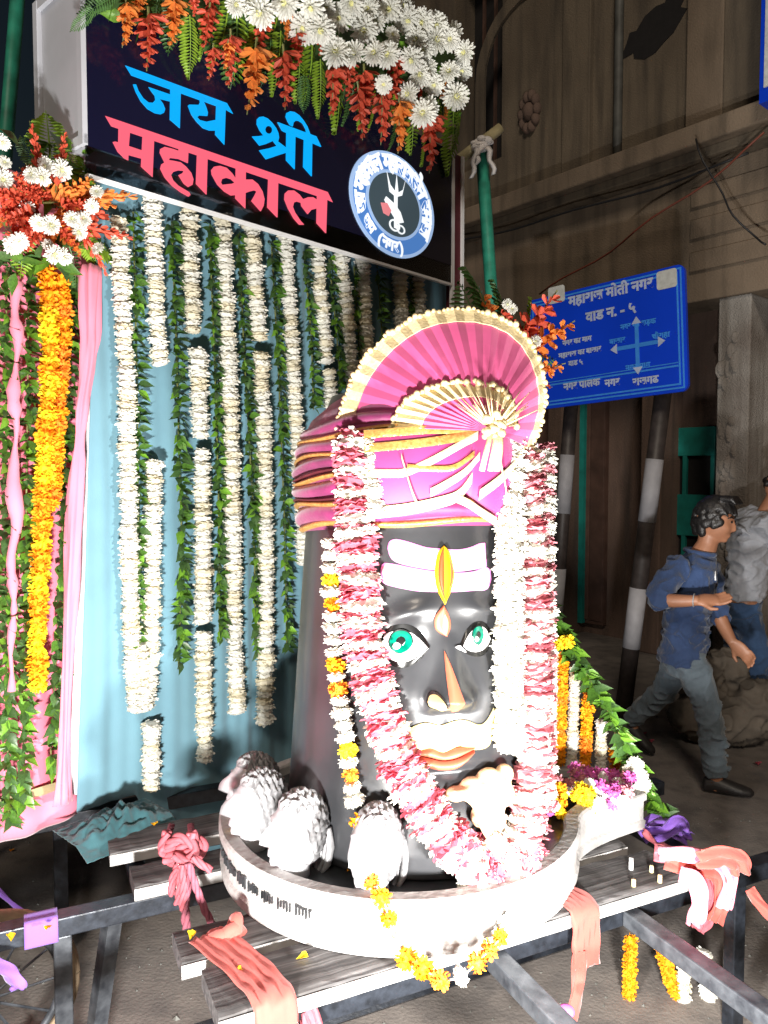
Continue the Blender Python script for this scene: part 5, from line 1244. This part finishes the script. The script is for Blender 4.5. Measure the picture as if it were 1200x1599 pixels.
def rope(name, pts, r, m, label, parent=None, tw=9, strands=3):
    pts = smooth_path(pts, 12); mb = MB(); L = 0; n = len(pts)
    for s_ in range(strands):
        q = []; L = 0
        for i, p in enumerate(pts):
            t = (pts[min(i+1,n-1)] - pts[max(i-1,0)]).normalized(); u = t.cross(Vector((.3,-.9,.2))).normalized(); v = t.cross(u)
            if i: L += (pts[i] - pts[i-1]).length
            a = L*2*math.pi*tw + s_*2*math.pi/strands; q.append(p + (u*math.cos(a) + v*math.sin(a))*r*.55)
        mb.tube(q, r*.62, 6)
    o = put(name, mb, M_[m], parent, True); return o if parent is not None else tag(o, label, 'rope')
rope('rope', [at(345,1470,1.93), at(362,1490,1.90), at(395,1510,1.85), at(430,1528,1.82), at(462,1534,1.80), at(505,1520,1.82), at(545,1500,1.86), at(600,1490,1.9)], .016, 'rope', 'twisted pink rope lying on the planks in front of the stone base')
ribbon('cloth_end', [at(440,1530,1.77), at(462,1545,1.75), at(478,1575,1.72), at(490,1612,1.70)], (.04,.05), 'rope', 'pink rope end hanging over the front edge of the near plank', cat='cloth')
ribbon('cloth_end', [at(452,1525,1.775), at(448,1560,1.735), at(446,1612,1.70)], (.03,.06), 'white_rag', 'white cloth end hanging over the front edge of the near plank', cat='cloth')
kn = empty('rope_knot', tuple(at(290, 1420, 2.25)), 'pink rope knot tied round the middle planks left of the base', 'rope')
k0 = at(288, 1330, 2.22)
for i, pts in enumerate(([(262,1300),(255,1330),(285,1315),(310,1335),(285,1350),(262,1340)], [(258,1345),(280,1330),(300,1312),(318,1322),(300,1345),(275,1362)], [(300,1300),(302,1325),(284,1345),(290,1370)])):
    rope('loop', [at(x, y, 2.20 - .012*i) for x, y in pts], .015, 'rope', '', kn)
for i, (pts, m_) in enumerate((([(278,1352),(270,1372),(268,1398)], 'rope'), ([(282,1356),(281,1385),(277,1412)], 'rope'), ([(288,1358),(292,1385),(289,1412),(291,1450)], 'rope_dark'), ([(284,1350),(287,1378),(285,1420)], 'rope'), ([(294,1348),(306,1385),(322,1425),(342,1462)], 'rope_dark'), ([(300,1340),(318,1352),(330,1360)], 'rope'))):
    rope('hanging_end', [at(x, y, 2.17 - .01*i) for x, y in pts], .010 if i != 2 else .012, m_, '', kn)
rope('loop', [at(262,1322,2.19), at(280,1308,2.17), at(304,1322,2.16), at(296,1342,2.15), at(272,1338,2.16)], .013, 'rope', '', kn)
rope('hanging_end', [at(262,1300,2.21), at(262,1310,2.3), at(268,1290,2.45)], .010, 'rope_dark', '', kn); rope('hanging_end', [at(300,1305,2.21), at(298,1290,2.4)], .010, 'rope_dark', '', kn)
# pink and coral cloth bundle at the right end of the planks
cb = empty('cloth_bundle', tuple(at(1090, 1400, 2.2)), 'pink and coral cloth bundle tied round the right end of the near plank', 'cloth')
for i, (pts, wd, m) in enumerate((([(1022,1332),(1060,1340),(1095,1352),(1112,1385),(1100,1430),(1088,1452)], .05, 'rope'), ([(1040,1345),(1080,1360),(1120,1365),(1128,1400),(1115,1440)], .05, 'coral'), ([(1030,1335),(1075,1335),(1118,1342),(1140,1372),(1132,1420)], .045, 'pink'), ([(1062,1365),(1085,1375),(1092,1410),(1085,1445)], .05, 'pink'), ([(1090,1340),(1130,1335),(1155,1345),(1160,1365)], .06, 'coral'))):
    ribbon('fold', [at(x, y, 2.16 - .02*i + .0006*abs(x-1090)) for x, y in pts], wd, m, '', parent=cb, folds=2, amp=.010, seed=i)
mb = MB(); rk = random.Random(9)
for k in range(16): mb.ball(at(1100 + rk.uniform(-45,50), 1345 + rk.uniform(-12,14), 2.2 + rk.uniform(0,.05)), (rk.uniform(.02,.04), .03, rk.uniform(.012,.022)), 9, 6)
put('crumpled_top', mb, M_['coral'], cb, True)
ribbon('ribbon', [at(1172,1388,2.15), at(1186,1410,2.13), at(1205,1432,2.10)], .03, 'coral', 'coral strip hanging from the rail at the far right edge', cat='cloth', folds=1)
ribbon('rope_end', [at(1005,1300,2.5), at(1030,1318,2.4), at(1050,1332,2.25)], .03, 'rope', 'pink cloth strip running from the purple cloth to the bundle', cat='cloth', folds=1)
pc = empty('purple_cloth', tuple(at(1040, 1300, 2.55)), 'crumpled purple cloth at the foot of the slanting leaf rope', 'cloth')
for i, pts in enumerate(([(1000,1302),(1020,1284),(1045,1290),(1072,1306)], [(1004,1310),(1030,1292),(1055,1296),(1078,1310)], [(1010,1298),(1035,1300),(1060,1285),(1070,1300)])):
    ribbon('fold', [at(x, y, 2.55 - .025*i) for x, y in pts], .05, 'purple', '', parent=pc, folds=2, amp=.012, seed=i*2)
# purple ribbons on the left rail
pR = onz(65, 1462, RZ1); sP = pR.dot(E)
ribbon('ribbon', [sn(sP, 2.28 + .034, RZ1 - .03), sn(sP, 2.28 + .030, RZ1 + .004), sn(sP, 2.28, RZ1 + .006), sn(sP, 2.28 - .031, RZ1 + .004), sn(sP, 2.28 - .034, RZ0 - .006)], .085, 'purple', 'purple ribbon wrapped round the left rail', side=E, folds=0, amp=.0)
ribbon('ribbon', [at(-20,1500,1.95), at(6,1515,1.92), at(24,1534,1.9), at(30,1545,1.9)], .045, 'purple', 'loose purple ribbon at the bottom left corner by the wheel', folds=1)
ribbon('ribbon', [at(-10,1385,2.5), at(20,1415,2.45), at(48,1442,2.4), at(20,1455,2.38), at(-10,1465,2.36)], .02, 'purple', 'thin dark purple strip stretched under the left rail', folds=0)
# loose petals
rl = random.Random(77); PM = [K_mary[0], K_mar[0]]
def petal_mesh(nm, m): mb = MB(); kite(mb, (-.5,0,0), (.5,0,.1), (0,.35,0), (0,0,.25)); kite(mb, (-.2,-.1,.1), (.4,.3,.25), (.1,-.3,0), (0,0,.15)); return mb.mesh(nm, m, False, False)
PY = petal_mesh('petal', M_['marig_y']); PO = petal_mesh('petal', M_['marig']); PR = petal_mesh('petal', M_['rose'])
spots = [(75,1452,RZ1,0,'yellow petal on the left rail beside the purple ribbon'),(18,1468,RZ1,0,'yellow petal on the rail at the left edge'),(300,1465,PZ,0,'yellow petal on the second plank end'),(18,1330,.0,1,'orange petal below the rearmost left rail'),(297,1338,.63,0,'yellow petal beside the pink rope knot'),(368,1296,BZ1,0,'yellow petal lying on the left rim of the base'),(380,1518,PZ,0,'yellow petal beside the twisted pink rope'),(462,1363,BZ1-.03,0,'yellow petal inside the rim of the base'),(548,1360,BZ1-.03,1,'orange petal on the base floor between two carved heads'),(448,1338,BZ1-.03,2,'bright pink petal on the base floor beside the carved heads'),(105,1581,.15,1,'orange petal on the lower left leg'),(240,1290,.62,0,'yellow petal on the teal cloth heap'),(472,1500,PZ,0,'yellow petal on the plank in front of the base')]
for x, y, z, k, l in spots:
    p = onz(x, y, z); o = link('petal', (PY, PO, PR)[k], None, Matrix.Translation(p + Vector((0,0,.004))) @ Matrix.Rotation(rl.uniform(0,6), 4, 'Z') @ Matrix.Scale(.030, 4)); tag(o, l, 'petal')
for i, (x, y) in enumerate(((1140,1160),(1015,1160),(1005,1148),(960,1400),(1182,1195))):
    p = onz(x, y, 0); o = link('litter_scrap', PR, None, Matrix.Translation(p + Vector((0,0,.006))) @ Matrix.Rotation(rl.uniform(0,6), 4, 'Z') @ Matrix.Scale(rl.uniform(.04,.07), 4)); tag(o, ('red flower scrap on the road beside the walking man\'s front leg', 'flower scrap on the road just right of the walking man\'s rear foot', 'flower scrap on the road under the walking man\'s rear foot', 'flower scrap on the road below the right end of the cart', 'flower scrap on the road at the right edge of the picture')[i], 'litter', 'fallen flower scraps on the road')
# incense stubs on the near plank
for x, y, hgt in ((986,1352,.035),(1018,1356,.02),(1031,1372,.022),(990,1378,.02)):
    p = onz(x, y + 6, PZ); mb = MB(); mb.tube([p, p + Vector((0,0,hgt))], [.007,.006], 8); tag(put('wax_stub', mb, M_['goldwhite'] if hgt < .03 else M_['whiteboard'], None, True), {986:'tallest white wax stub on the near plank, nearest the spout',1018:'short pale wax stub at the back of the near plank',1031:'short pale wax stub nearest the pink cloth bundle',990:'short pale wax stub at the front of the near plank'}[x], 'wax stub', 'wax stubs on the near plank')

# ================================================================== FLOODLIGHT standing in front of the cart (lights the idol)
def floodlight(FL, target, power, size, label):
  aim = (Vector(target) - FL).normalized()
  fo = empty('floodlight', (FL.x, FL.y, 0), label, 'lamp', 'floodlights on stands in front of the cart')
  MF = frame(FL, aim, 0, 1); 
  mb = MB(); mb.box((-.10,-.075,-.055), (.10,.075,-.012), MF); put('housing', mb, M_['metal_grey'], fo, bevel=.006)
  mb = MB(); mb.box((-.088,-.063,-.0118), (.088,.063,-.008), MF); put('lens', mb, M_['lampglass'], fo)
  mb = MB(); mb.tube([Vector((FL.x, FL.y, 0)), Vector((FL.x, FL.y, FL.z - .10))], .014, 8); put('stand', mb, M_['metal_grey'], fo)
  mb = MB(); mb.tube([Vector((FL.x, FL.y, 0)), Vector((FL.x, FL.y, .02))], .13, 16); put('foot', mb, M_['metal_grey'], fo)
  ld = bpy.data.lights.new('floodlight_beam', 'AREA'); ld.shape = 'RECTANGLE'; ld.size = size; ld.size_y = size * .7; ld.energy = power; ld.color = (1, .97, .93)
  lo = bpy.data.objects.new('floodlight_beam', ld); C.objects.link(lo); lo.parent = fo
  lo.matrix_basis = Matrix.Translation(FL - Vector((FL.x, FL.y, 0)) - Vector((0,0,0))) @ aim.to_track_quat('-Z', 'Y').to_matrix().to_4x4()
floodlight(Vector((-.38, .50, .74)), (-.30, 3.0, 1.78), 155, .17, 'floodlight on a stand in front of the cart, left of the camera')
floodlight(Vector((.58, 1.10, .78)), (.36, 2.1, .98), 85, .12, 'low floodlight close in front of the stone base')

# ================================================================== PEOPLE
def remesh(mb, vox, m, name, parent, smooth_it=6, fold=0):
    me = mb.mesh(name, m, True); o = bpy.data.objects.new('tmp', me); C.objects.link(o)
    md = o.modifiers.new('r', 'REMESH'); md.mode = 'VOXEL'; md.voxel_size = vox; md.use_smooth_shade = True
    if smooth_it: s_ = o.modifiers.new('s', 'SMOOTH'); s_.iterations = smooth_it; s_.factor = .5
    dg = bpy.context.evaluated_depsgraph_get(); me2 = bpy.data.meshes.new_from_object(o.evaluated_get(dg)); bpy.data.objects.remove(o); bpy.data.meshes.remove(me)
    if fold:
        me2.update(); nv_ = [v.normal.copy() for v in me2.vertices]
        for v, n_ in zip(me2.vertices, nv_):
            c_ = v.co; q = 1 - abs(noise.noise(Vector((c_.x*9 + c_.z*4, c_.y*9, c_.z*15 - c_.x*6)))); r_ = noise.noise(c_*5.5); v.co = c_ + n_*(fold*((q**5)*1.5 - .55 + .5*r_))
    me2.name = name; me2.materials.clear(); me2.materials.append(m); me2.polygons.foreach_set('use_smooth', [True]*len(me2.polygons))
    ob = link(name, me2, parent); ob.location = -Vector(parent.location); return ob
def ell_ring(c, ax, ay, rx, ry, n=20): return [c + ax*rx*math.cos(2*math.pi*k/n) + ay*ry*math.sin(2*math.pi*k/n) for k in range(n)]
def limb(mb, pts, rad, n=12):
    p2 = smooth_path(pts, 5); k = len(p2); r2_ = []
    for i in range(k):
        f = i/(k-1)*(len(rad)-1); j = min(int(f), len(rad)-2); r2_.append(rad[j] + (rad[j+1]-rad[j])*(f-j))
    mb.tube(p2, r2_, n)
def hand(mb, wrist, d, palm_n, s=1, curl=.4):
    d = d.normalized(); palm_n = (palm_n - d*palm_n.dot(d)).normalized(); side = d.cross(palm_n)
    mb.loft([ell_ring(wrist + d*.095*s*t, side, palm_n, (.026 + .016*math.sin(math.pi*min(1,t*.8+.1)))*s, (.017)*s, 12) for t in (0,.25,.5,.75,1)])
    for k, L in enumerate((.072,.080,.075,.060)):
        b = wrist + d*.088*s + side*(.030 - .020*k)*s; a1 = d*math.cos(curl*.5) + palm_n*math.sin(curl*.5); a2 = d*math.cos(curl*1.6) + palm_n*math.sin(curl*1.6)
        mb.tube([b, b + a1*L*.5*s, b + a1*L*.5*s + a2*L*.5*s], [.0098*s, .0092*s, .0075*s], 8)
    b = wrist + d*.03*s + side*.030*s; mb.tube([b, b + (d*.6 + side*.7).normalized()*.035*s, b + (d*.6 + side*.7).normalized()*.035*s + (d*.95 + side*.25 + palm_n*.2).normalized()*.035*s], [.013*s,.0115*s,.008*s], 8)
def head_at(c, fwd, s, mb, up_=Vector((0,0,1)), nose=.7):
    fwd = fwd.normalized(); y = up_.cross(fwd).normalized(); z = fwd.cross(y); hm = head_mesh(nose)
    mb.add([c + (fwd*v[0] + y*v[1] + z*v[2])*s for v in hm.v], hm.f)
    return fwd, y, z
def man():
    Pm = lambda x, y, Y: at(x, y, Y)
    root = empty('person', (1.74, 4.2, 0), 'person in navy shirt and grey-blue jeans walking past with one forearm raised', 'person')
    hc = Pm(1116, 815, 4.24); fwd = Vector((.88, -.47, -.08))
    face = Vector((.80, -.60, -.06))
    # anatomical joints
    rs, re, rw_ = Pm(1058,880,4.10), Pm(1030,932,4.02), Pm(1092,938,3.92)
    ls, le, lw = Pm(1102,880,4.40), Pm(1124,962,4.40), Pm(1146,1006,4.30)
    rh, rk_, ra = Pm(1066,1018,4.20), Pm(1104,1096,4.12), Pm(1119,1214,4.13)
    lh, lk, la = Pm(1070,1018,4.36), Pm(1040,1076,4.48), Pm(985,1126,4.72)
    f2 = Vector((.90,-.43,0)).normalized(); sd = Vector((.43,.90,0)).normalized()
    # body: one continuous mesh of head, neck, arms, hands and ankles
    b = MB(); fx, fy, fz = head_at(hc, face, 1.14, b, nose=.6)
    nb = Pm(1094, 866, 4.26); b.tube([hc + Vector((-.02,.01,-.06)), hc + Vector((-.03,.01,-.12)), nb + Vector((0,0,-.03))], [.056,.055,.075], 14)
    limb(b, [rs, re, rw_], [.036,.040,.042,.040,.034,.026]); hand(b, rw_ - (rw_-re).normalized()*.01, (Pm(1150,936,3.90) - rw_), Vector((.1,-.5,.6)), 1.05, .35)
    limb(b, [ls, le, lw], [.036,.040,.042,.040,.034,.026]); hand(b, lw - (lw-le).normalized()*.01, (Pm(1175,1032,4.24) - lw), Vector((-.3,-.7,-.3)), 1.05, .55)
    b.loft([ell_ring(Pm(x, y, 4.26), f2, sd, rx, ry) for x, y, rx, ry in ((1092,868,.06,.09),(1086,885,.085,.165),(1082,910,.095,.165),(1076,950,.09,.145),(1070,985,.09,.14),(1068,1020,.10,.15))])
    limb(b, [rh, rk_, ra], [.075,.06,.05,.045,.04]); limb(b, [lh, lk, la], [.075,.06,.05,.045,.04])
    b.tube([ra + Vector((0,0,.02)), ra + Vector((0,0,-.07))], .036, 10); b.tube([la + Vector((0,0,.02)), la + Vector((.02,-.01,-.06))], .036, 10)
    remesh(b, .0065, M_['skin'], 'body', root, 3)
    # hair
    h = MB(); hr = hair_mesh()
    for k in range(420):
        az = rk.uniform(-math.pi, math.pi); t = rk.random(); lo = .55 if abs(az) < .9 else (-.15 if abs(az) < 1.9 else -.62); el_ = lo + (1.5 - lo)*t
        d = Vector((math.cos(el_)*math.cos(az), math.cos(el_)*math.sin(az), math.sin(el_))); p = Vector((d.x*.094, d.y*.074, d.z*.116))
        h.ball(hc + (fx*p.x + fy*p.y + fz*p.z)*1.14, (rk.uniform(.016,.022),)*3, 8, 6)
    for k in range(60):
        az = rk.uniform(-2.6, 2.6); e0 = rk.uniform(.75, 1.35); q = []
        for t in range(5):
            e_ = e0 - .13*t; a_ = az*(1 - .10*t); d = Vector((math.cos(e_)*math.cos(a_), math.cos(e_)*math.sin(a_), math.sin(e_))); q.append(hc + (fx*d.x*.104 + fy*d.y*.084 + fz*d.z*.127)*1.14)
        h.tube(q, [.010,.012,.011,.008,.004], 6)
    for k in range(12):
        a = -.9 + 1.8*k/11; h.tube([hc + (fx*.03 + fy*.05*a + fz*.118)*1.14, hc + (fx*.085 + fy*.06*a + fz*(.116 + .004*math.sin(k*2)))*1.14, hc + (fx*(.104 + .006*math.sin(k*3)) + fy*.062*a + fz*.094)*1.14], [.018,.016,.006], 7)
    remesh(h, .0055, M_['hair'], 'hair', root, 2)
    # eyes and brows
    for s_ in (-1, 1):
        e = MB(); e.ball(hc + (fx*.0865 + fy*.032*s_ + fz*.008)*1.14, .0062, 8, 6); put('eye', e, M_['black'], root, True)
        e = MB(); e.tube([hc + (fx*.089 + fy*.014*s_ + fz*.026)*1.14, hc + (fx*.086 + fy*.034*s_ + fz*.032)*1.14, hc + (fx*.072 + fy*.052*s_ + fz*.026)*1.14], [.004,.005,.003], 6); put('eyebrow', e, M_['hair'], root, True)
    # shirt: torso with rolled sleeves
    s = MB()
    s.loft([ell_ring(Pm(x, y, 4.26), f2, sd, rx, ry, 24) for x, y, rx, ry in ((1094,862,.072,.078),(1090,870,.090,.120),(1085,884,.112,.190),(1080,912,.124,.195),(1075,950,.118,.178),(1070,985,.118,.172),(1067,1012,.124,.178),(1065,1032,.128,.182))])
    limb(s, [rs + Vector((.03,.03,-.01)), rs.lerp(re, .5), re + (re-rs).normalized()*.01, re.lerp(rw_, .22)], [.075,.070,.064,.060,.052]); limb(s, [ls, ls.lerp(le, .5), le, le.lerp(lw, .12)], [.075,.070,.062,.058,.050])
    for k in range(16):     # creases
        y = 890 + 8*k; c = Pm(1082 - (y-890)*.12, y, 4.26); a0 = rk.uniform(-2.4, .4); q = [c + f2*.121*math.cos(a0 + .22*j) + sd*.182*math.sin(a0 + .22*j) + Vector((0,0,-.012*j + .02*math.sin(j))) for j in range(6)]; s.tube(q, [.003,.008,.010,.009,.006,.003], 6)
    remesh(s, .008, M_['shirt'], 'shirt', root, 6, .012)
    cl = MB(); cl.tube([Pm(1094,862,4.26) + f2*.078*math.cos(a) + sd*.084*math.sin(a) + Vector((0,0,.012*math.cos(a)*-1)) for a in [2*math.pi*k/24 + .15 for k in range(24)]], .014, 8); put('collar', cl, M_['shirt'], root, True)
    pen = MB(); q = Pm(1117, 892, 4.13); pen.tube([q, q + Vector((.004,0,-.05))], .004, 6); put('pen', pen, M_['whiteboard'], root)
    # jeans
    j = MB(); j.loft([ell_ring(Pm(x, y, 4.27), f2, sd, rx, ry, 20) for x, y, rx, ry in ((1068,1000,.105,.15),(1067,1025,.112,.158),(1068,1048,.10,.15))])
    limb(j, [rh, rh.lerp(rk_, .5) + Vector((.01,0,0)), rk_, rk_.lerp(ra, .5), ra + Vector((0,0,.015))], [.102,.098,.088,.076,.072,.068,.062,.060]); limb(j, [lh, lh.lerp(lk, .5), lk, lk.lerp(la, .5), la + (lk-la).normalized()*.02], [.102,.096,.086,.076,.070,.066,.060,.058])
    for k in range(14):
        t = rk.uniform(.35,.75) if k < 7 else rk.random(); c = rh.lerp(rk_, t*1.0) if k % 2 else rk_.lerp(ra, t); a0 = rk.uniform(-2.6, .6); q = [c + Vector((math.cos(a0 + .3*i_), math.sin(a0 + .3*i_), -.08*i_*.3))*.082 for i_ in range(5)]; j.tube(q, [.003,.009,.010,.008,.003], 6)
    remesh(j, .008, M_['jeans'], 'jeans', root, 6, .010)
    # shoes
    for an, dirn, dz in ((ra, Vector((.93,-.36,0)), 0), (la, Vector((.80,-.35,-.6)), 0)):
        dirn.normalize(); sh = MB(); sdv = dirn.cross(Vector((0,0,1))).normalized(); upv = sdv.cross(dirn)
        c0 = Vector((an.x, an.y, .045)) if dz == 0 and an is ra else an + Vector((.0,0,-.06))
        sh.loft([ell_ring(c0 + dirn*x + upv*zo, sdv, upv, rx, rz, 14) for x, zo, rx, rz in ((-.07,.0,.015,.02),(-.06,.0,.034,.040),(-.01,.012,.040,.052),(.06,.0,.044,.042),(.13,-.010,.046,.030),(.17,-.014,.036,.024),(.19,-.016,.012,.010))]); remesh(sh, .007, M_['shoe'], 'shoe', root, 2)
    wb = MB(); wc_ = rw_.lerp(re, .12); dd = (rw_ - re).normalized(); u = dd.orthogonal().normalized(); v = dd.cross(u); wb.tube([wc_ + (u*math.cos(a) + v*math.sin(a))*.033 for a in [2*math.pi*k/20 for k in range(21)]], .0035, 6, False); put('bracelet', wb, M_['silver'], root, True)
    return root
man()
no_ = empty('neck_ornament', tuple(cyl(760, 1330, .05)), 'smooth cream folded ornament below the chin between the rose garland', 'ornament'); remesh(orn, .006, M_['cream'], 'folds', no_, 5)
def bystander():
    root = empty('person', (2.6, 5.25, 0), 'person in grey shirt and dark blue jeans bending behind the walking man', 'person')
    Pm = lambda x, y: at(x, y, 5.25); f2 = Vector((.9,-.3,0)).normalized(); sd = Vector((.3,.9,0)).normalized()
    ch = Pm(1172, 845); hp_ = Pm(1160, 960); hd = Pm(1222, 758)
    b = MB(); fx, fy, fz = head_at(hd, Vector((.8,-.3,-.5)), 1.12, b); b.tube([hd + Vector((-.03,0,-.05)), Pm(1196,805)], [.055,.065], 12)
    rs, re, rw_ = Pm(1168,808) + Vector((0,-.16,0)), Pm(1205,850) + Vector((0,-.2,0)), Pm(1218,905) + Vector((0,-.2,0)); limb(b, [rs, re, rw_], [.035,.04,.04,.03]); hand(b, rw_, Vector((.2,-.1,-1)), Vector((-.3,-.8,0)), 1, .4)
    ls, le, lw = Pm(1180,800) + Vector((0,.16,0)), Pm(1215,860) + Vector((0,.18,0)), Pm(1235,900) + Vector((0,.1,0)); limb(b, [ls, le, lw], [.035,.04,.04,.03]); hand(b, lw, Vector((.2,-.1,-1)), Vector((-.3,-.8,0)), 1, .4)
    b.loft([ell_ring(p, f2, sd, rx, ry) for p, rx, ry in ((Pm(1196,808),.07,.10),(Pm(1185,822),.10,.17),(ch,.11,.165),(Pm(1166,900),.10,.15),(hp_,.11,.155))])
    legs = []
    for off, kx in ((-.10, 1168), (.11, 1155)):
        h = hp_ + sd*off; k_ = Vector((at(kx, 1045, 5.25).x, 5.2 + off, .48)); a_ = Vector((k_.x - .03, 5.28 + off, .08)); legs.append((h, k_, a_)); limb(b, [h, k_, a_], [.08,.065,.05,.04])
        b.loft([ell_ring(Vector((a_.x + x, a_.y - x*.3, zz_)), Vector((.3,.95,0)), Vector((0,0,1)), rx, rz, 12) for x, zz_, rx, rz in ((-.06,.045,.02,.03),(-.04,.05,.035,.045),(.06,.04,.042,.036),(.15,.03,.04,.024),(.19,.026,.015,.012))])
    remesh(b, .010, M_['skin'], 'body', root, 3)
    h = MB()
    for k in range(90):
        az = rk.uniform(-math.pi, math.pi); lo = .6 if abs(az) < .9 else -.4; el_ = lo + (1.5-lo)*rk.random(); d = Vector((math.cos(el_)*math.cos(az), math.cos(el_)*math.sin(az), math.sin(el_))); h.ball(hd + (fx*d.x*.094 + fy*d.y*.074 + fz*d.z*.116)*1.12, .026, 8, 6)
    remesh(h, .010, M_['hair'], 'hair', root, 2)
    s = MB(); s.loft([ell_ring(p, f2, sd, rx, ry) for p, rx, ry in ((Pm(1198,800),.08,.10),(Pm(1186,818),.13,.20),(ch,.14,.20),(Pm(1167,900),.13,.18),(Pm(1161,935),.13,.18))]); limb(s, [rs, re.lerp(rs, .2)], [.09,.085,.075]); limb(s, [ls, le.lerp(ls, .2)], [.09,.085,.075])
    for k in range(10): c = ch + Vector((0,0,-.03*k + .12)); a0 = rk.uniform(-2.6,.2); s.tube([c + f2*.135*math.cos(a0+.25*i_) + sd*.19*math.sin(a0+.25*i_) + Vector((0,0,-.02*i_)) for i_ in range(5)], [.003,.01,.012,.01,.003], 6)
    remesh(s, .010, M_['shirt2'], 'shirt', root, 5, .013)
    j = MB(); j.loft([ell_ring(hp_ + Vector((0,0,z)), f2, sd, .125, .17) for z in (.10,.02,-.08)])
    for h_, k_, a_ in legs: limb(j, [h_, k_, a_ + Vector((0,0,.03))], [.11,.09,.08,.07,.065])
    remesh(j, .010, M_['jeans2'], 'jeans', root, 5, .010)
bystander()
# pale bundle on the road behind the walking man
mb = MB(); c = Vector((2.22, 4.95, .33))
for k in range(9): mb.ball(c + Vector((rk.uniform(-.2,.22), rk.uniform(-.1,.15), rk.uniform(-.2,.12))), (rk.uniform(.12,.2), .16, rk.uniform(.10,.16)), 12, 8)
mb.ball((c.x, c.y, .16), (.36,.24,.165), 14, 8)
sk = empty('bundle', (c.x, c.y, 0), 'pale brown bundle on the road behind the walking man', 'bundle'); remesh(mb, .014, M_['sack'], 'sacking', sk, 4, .02)
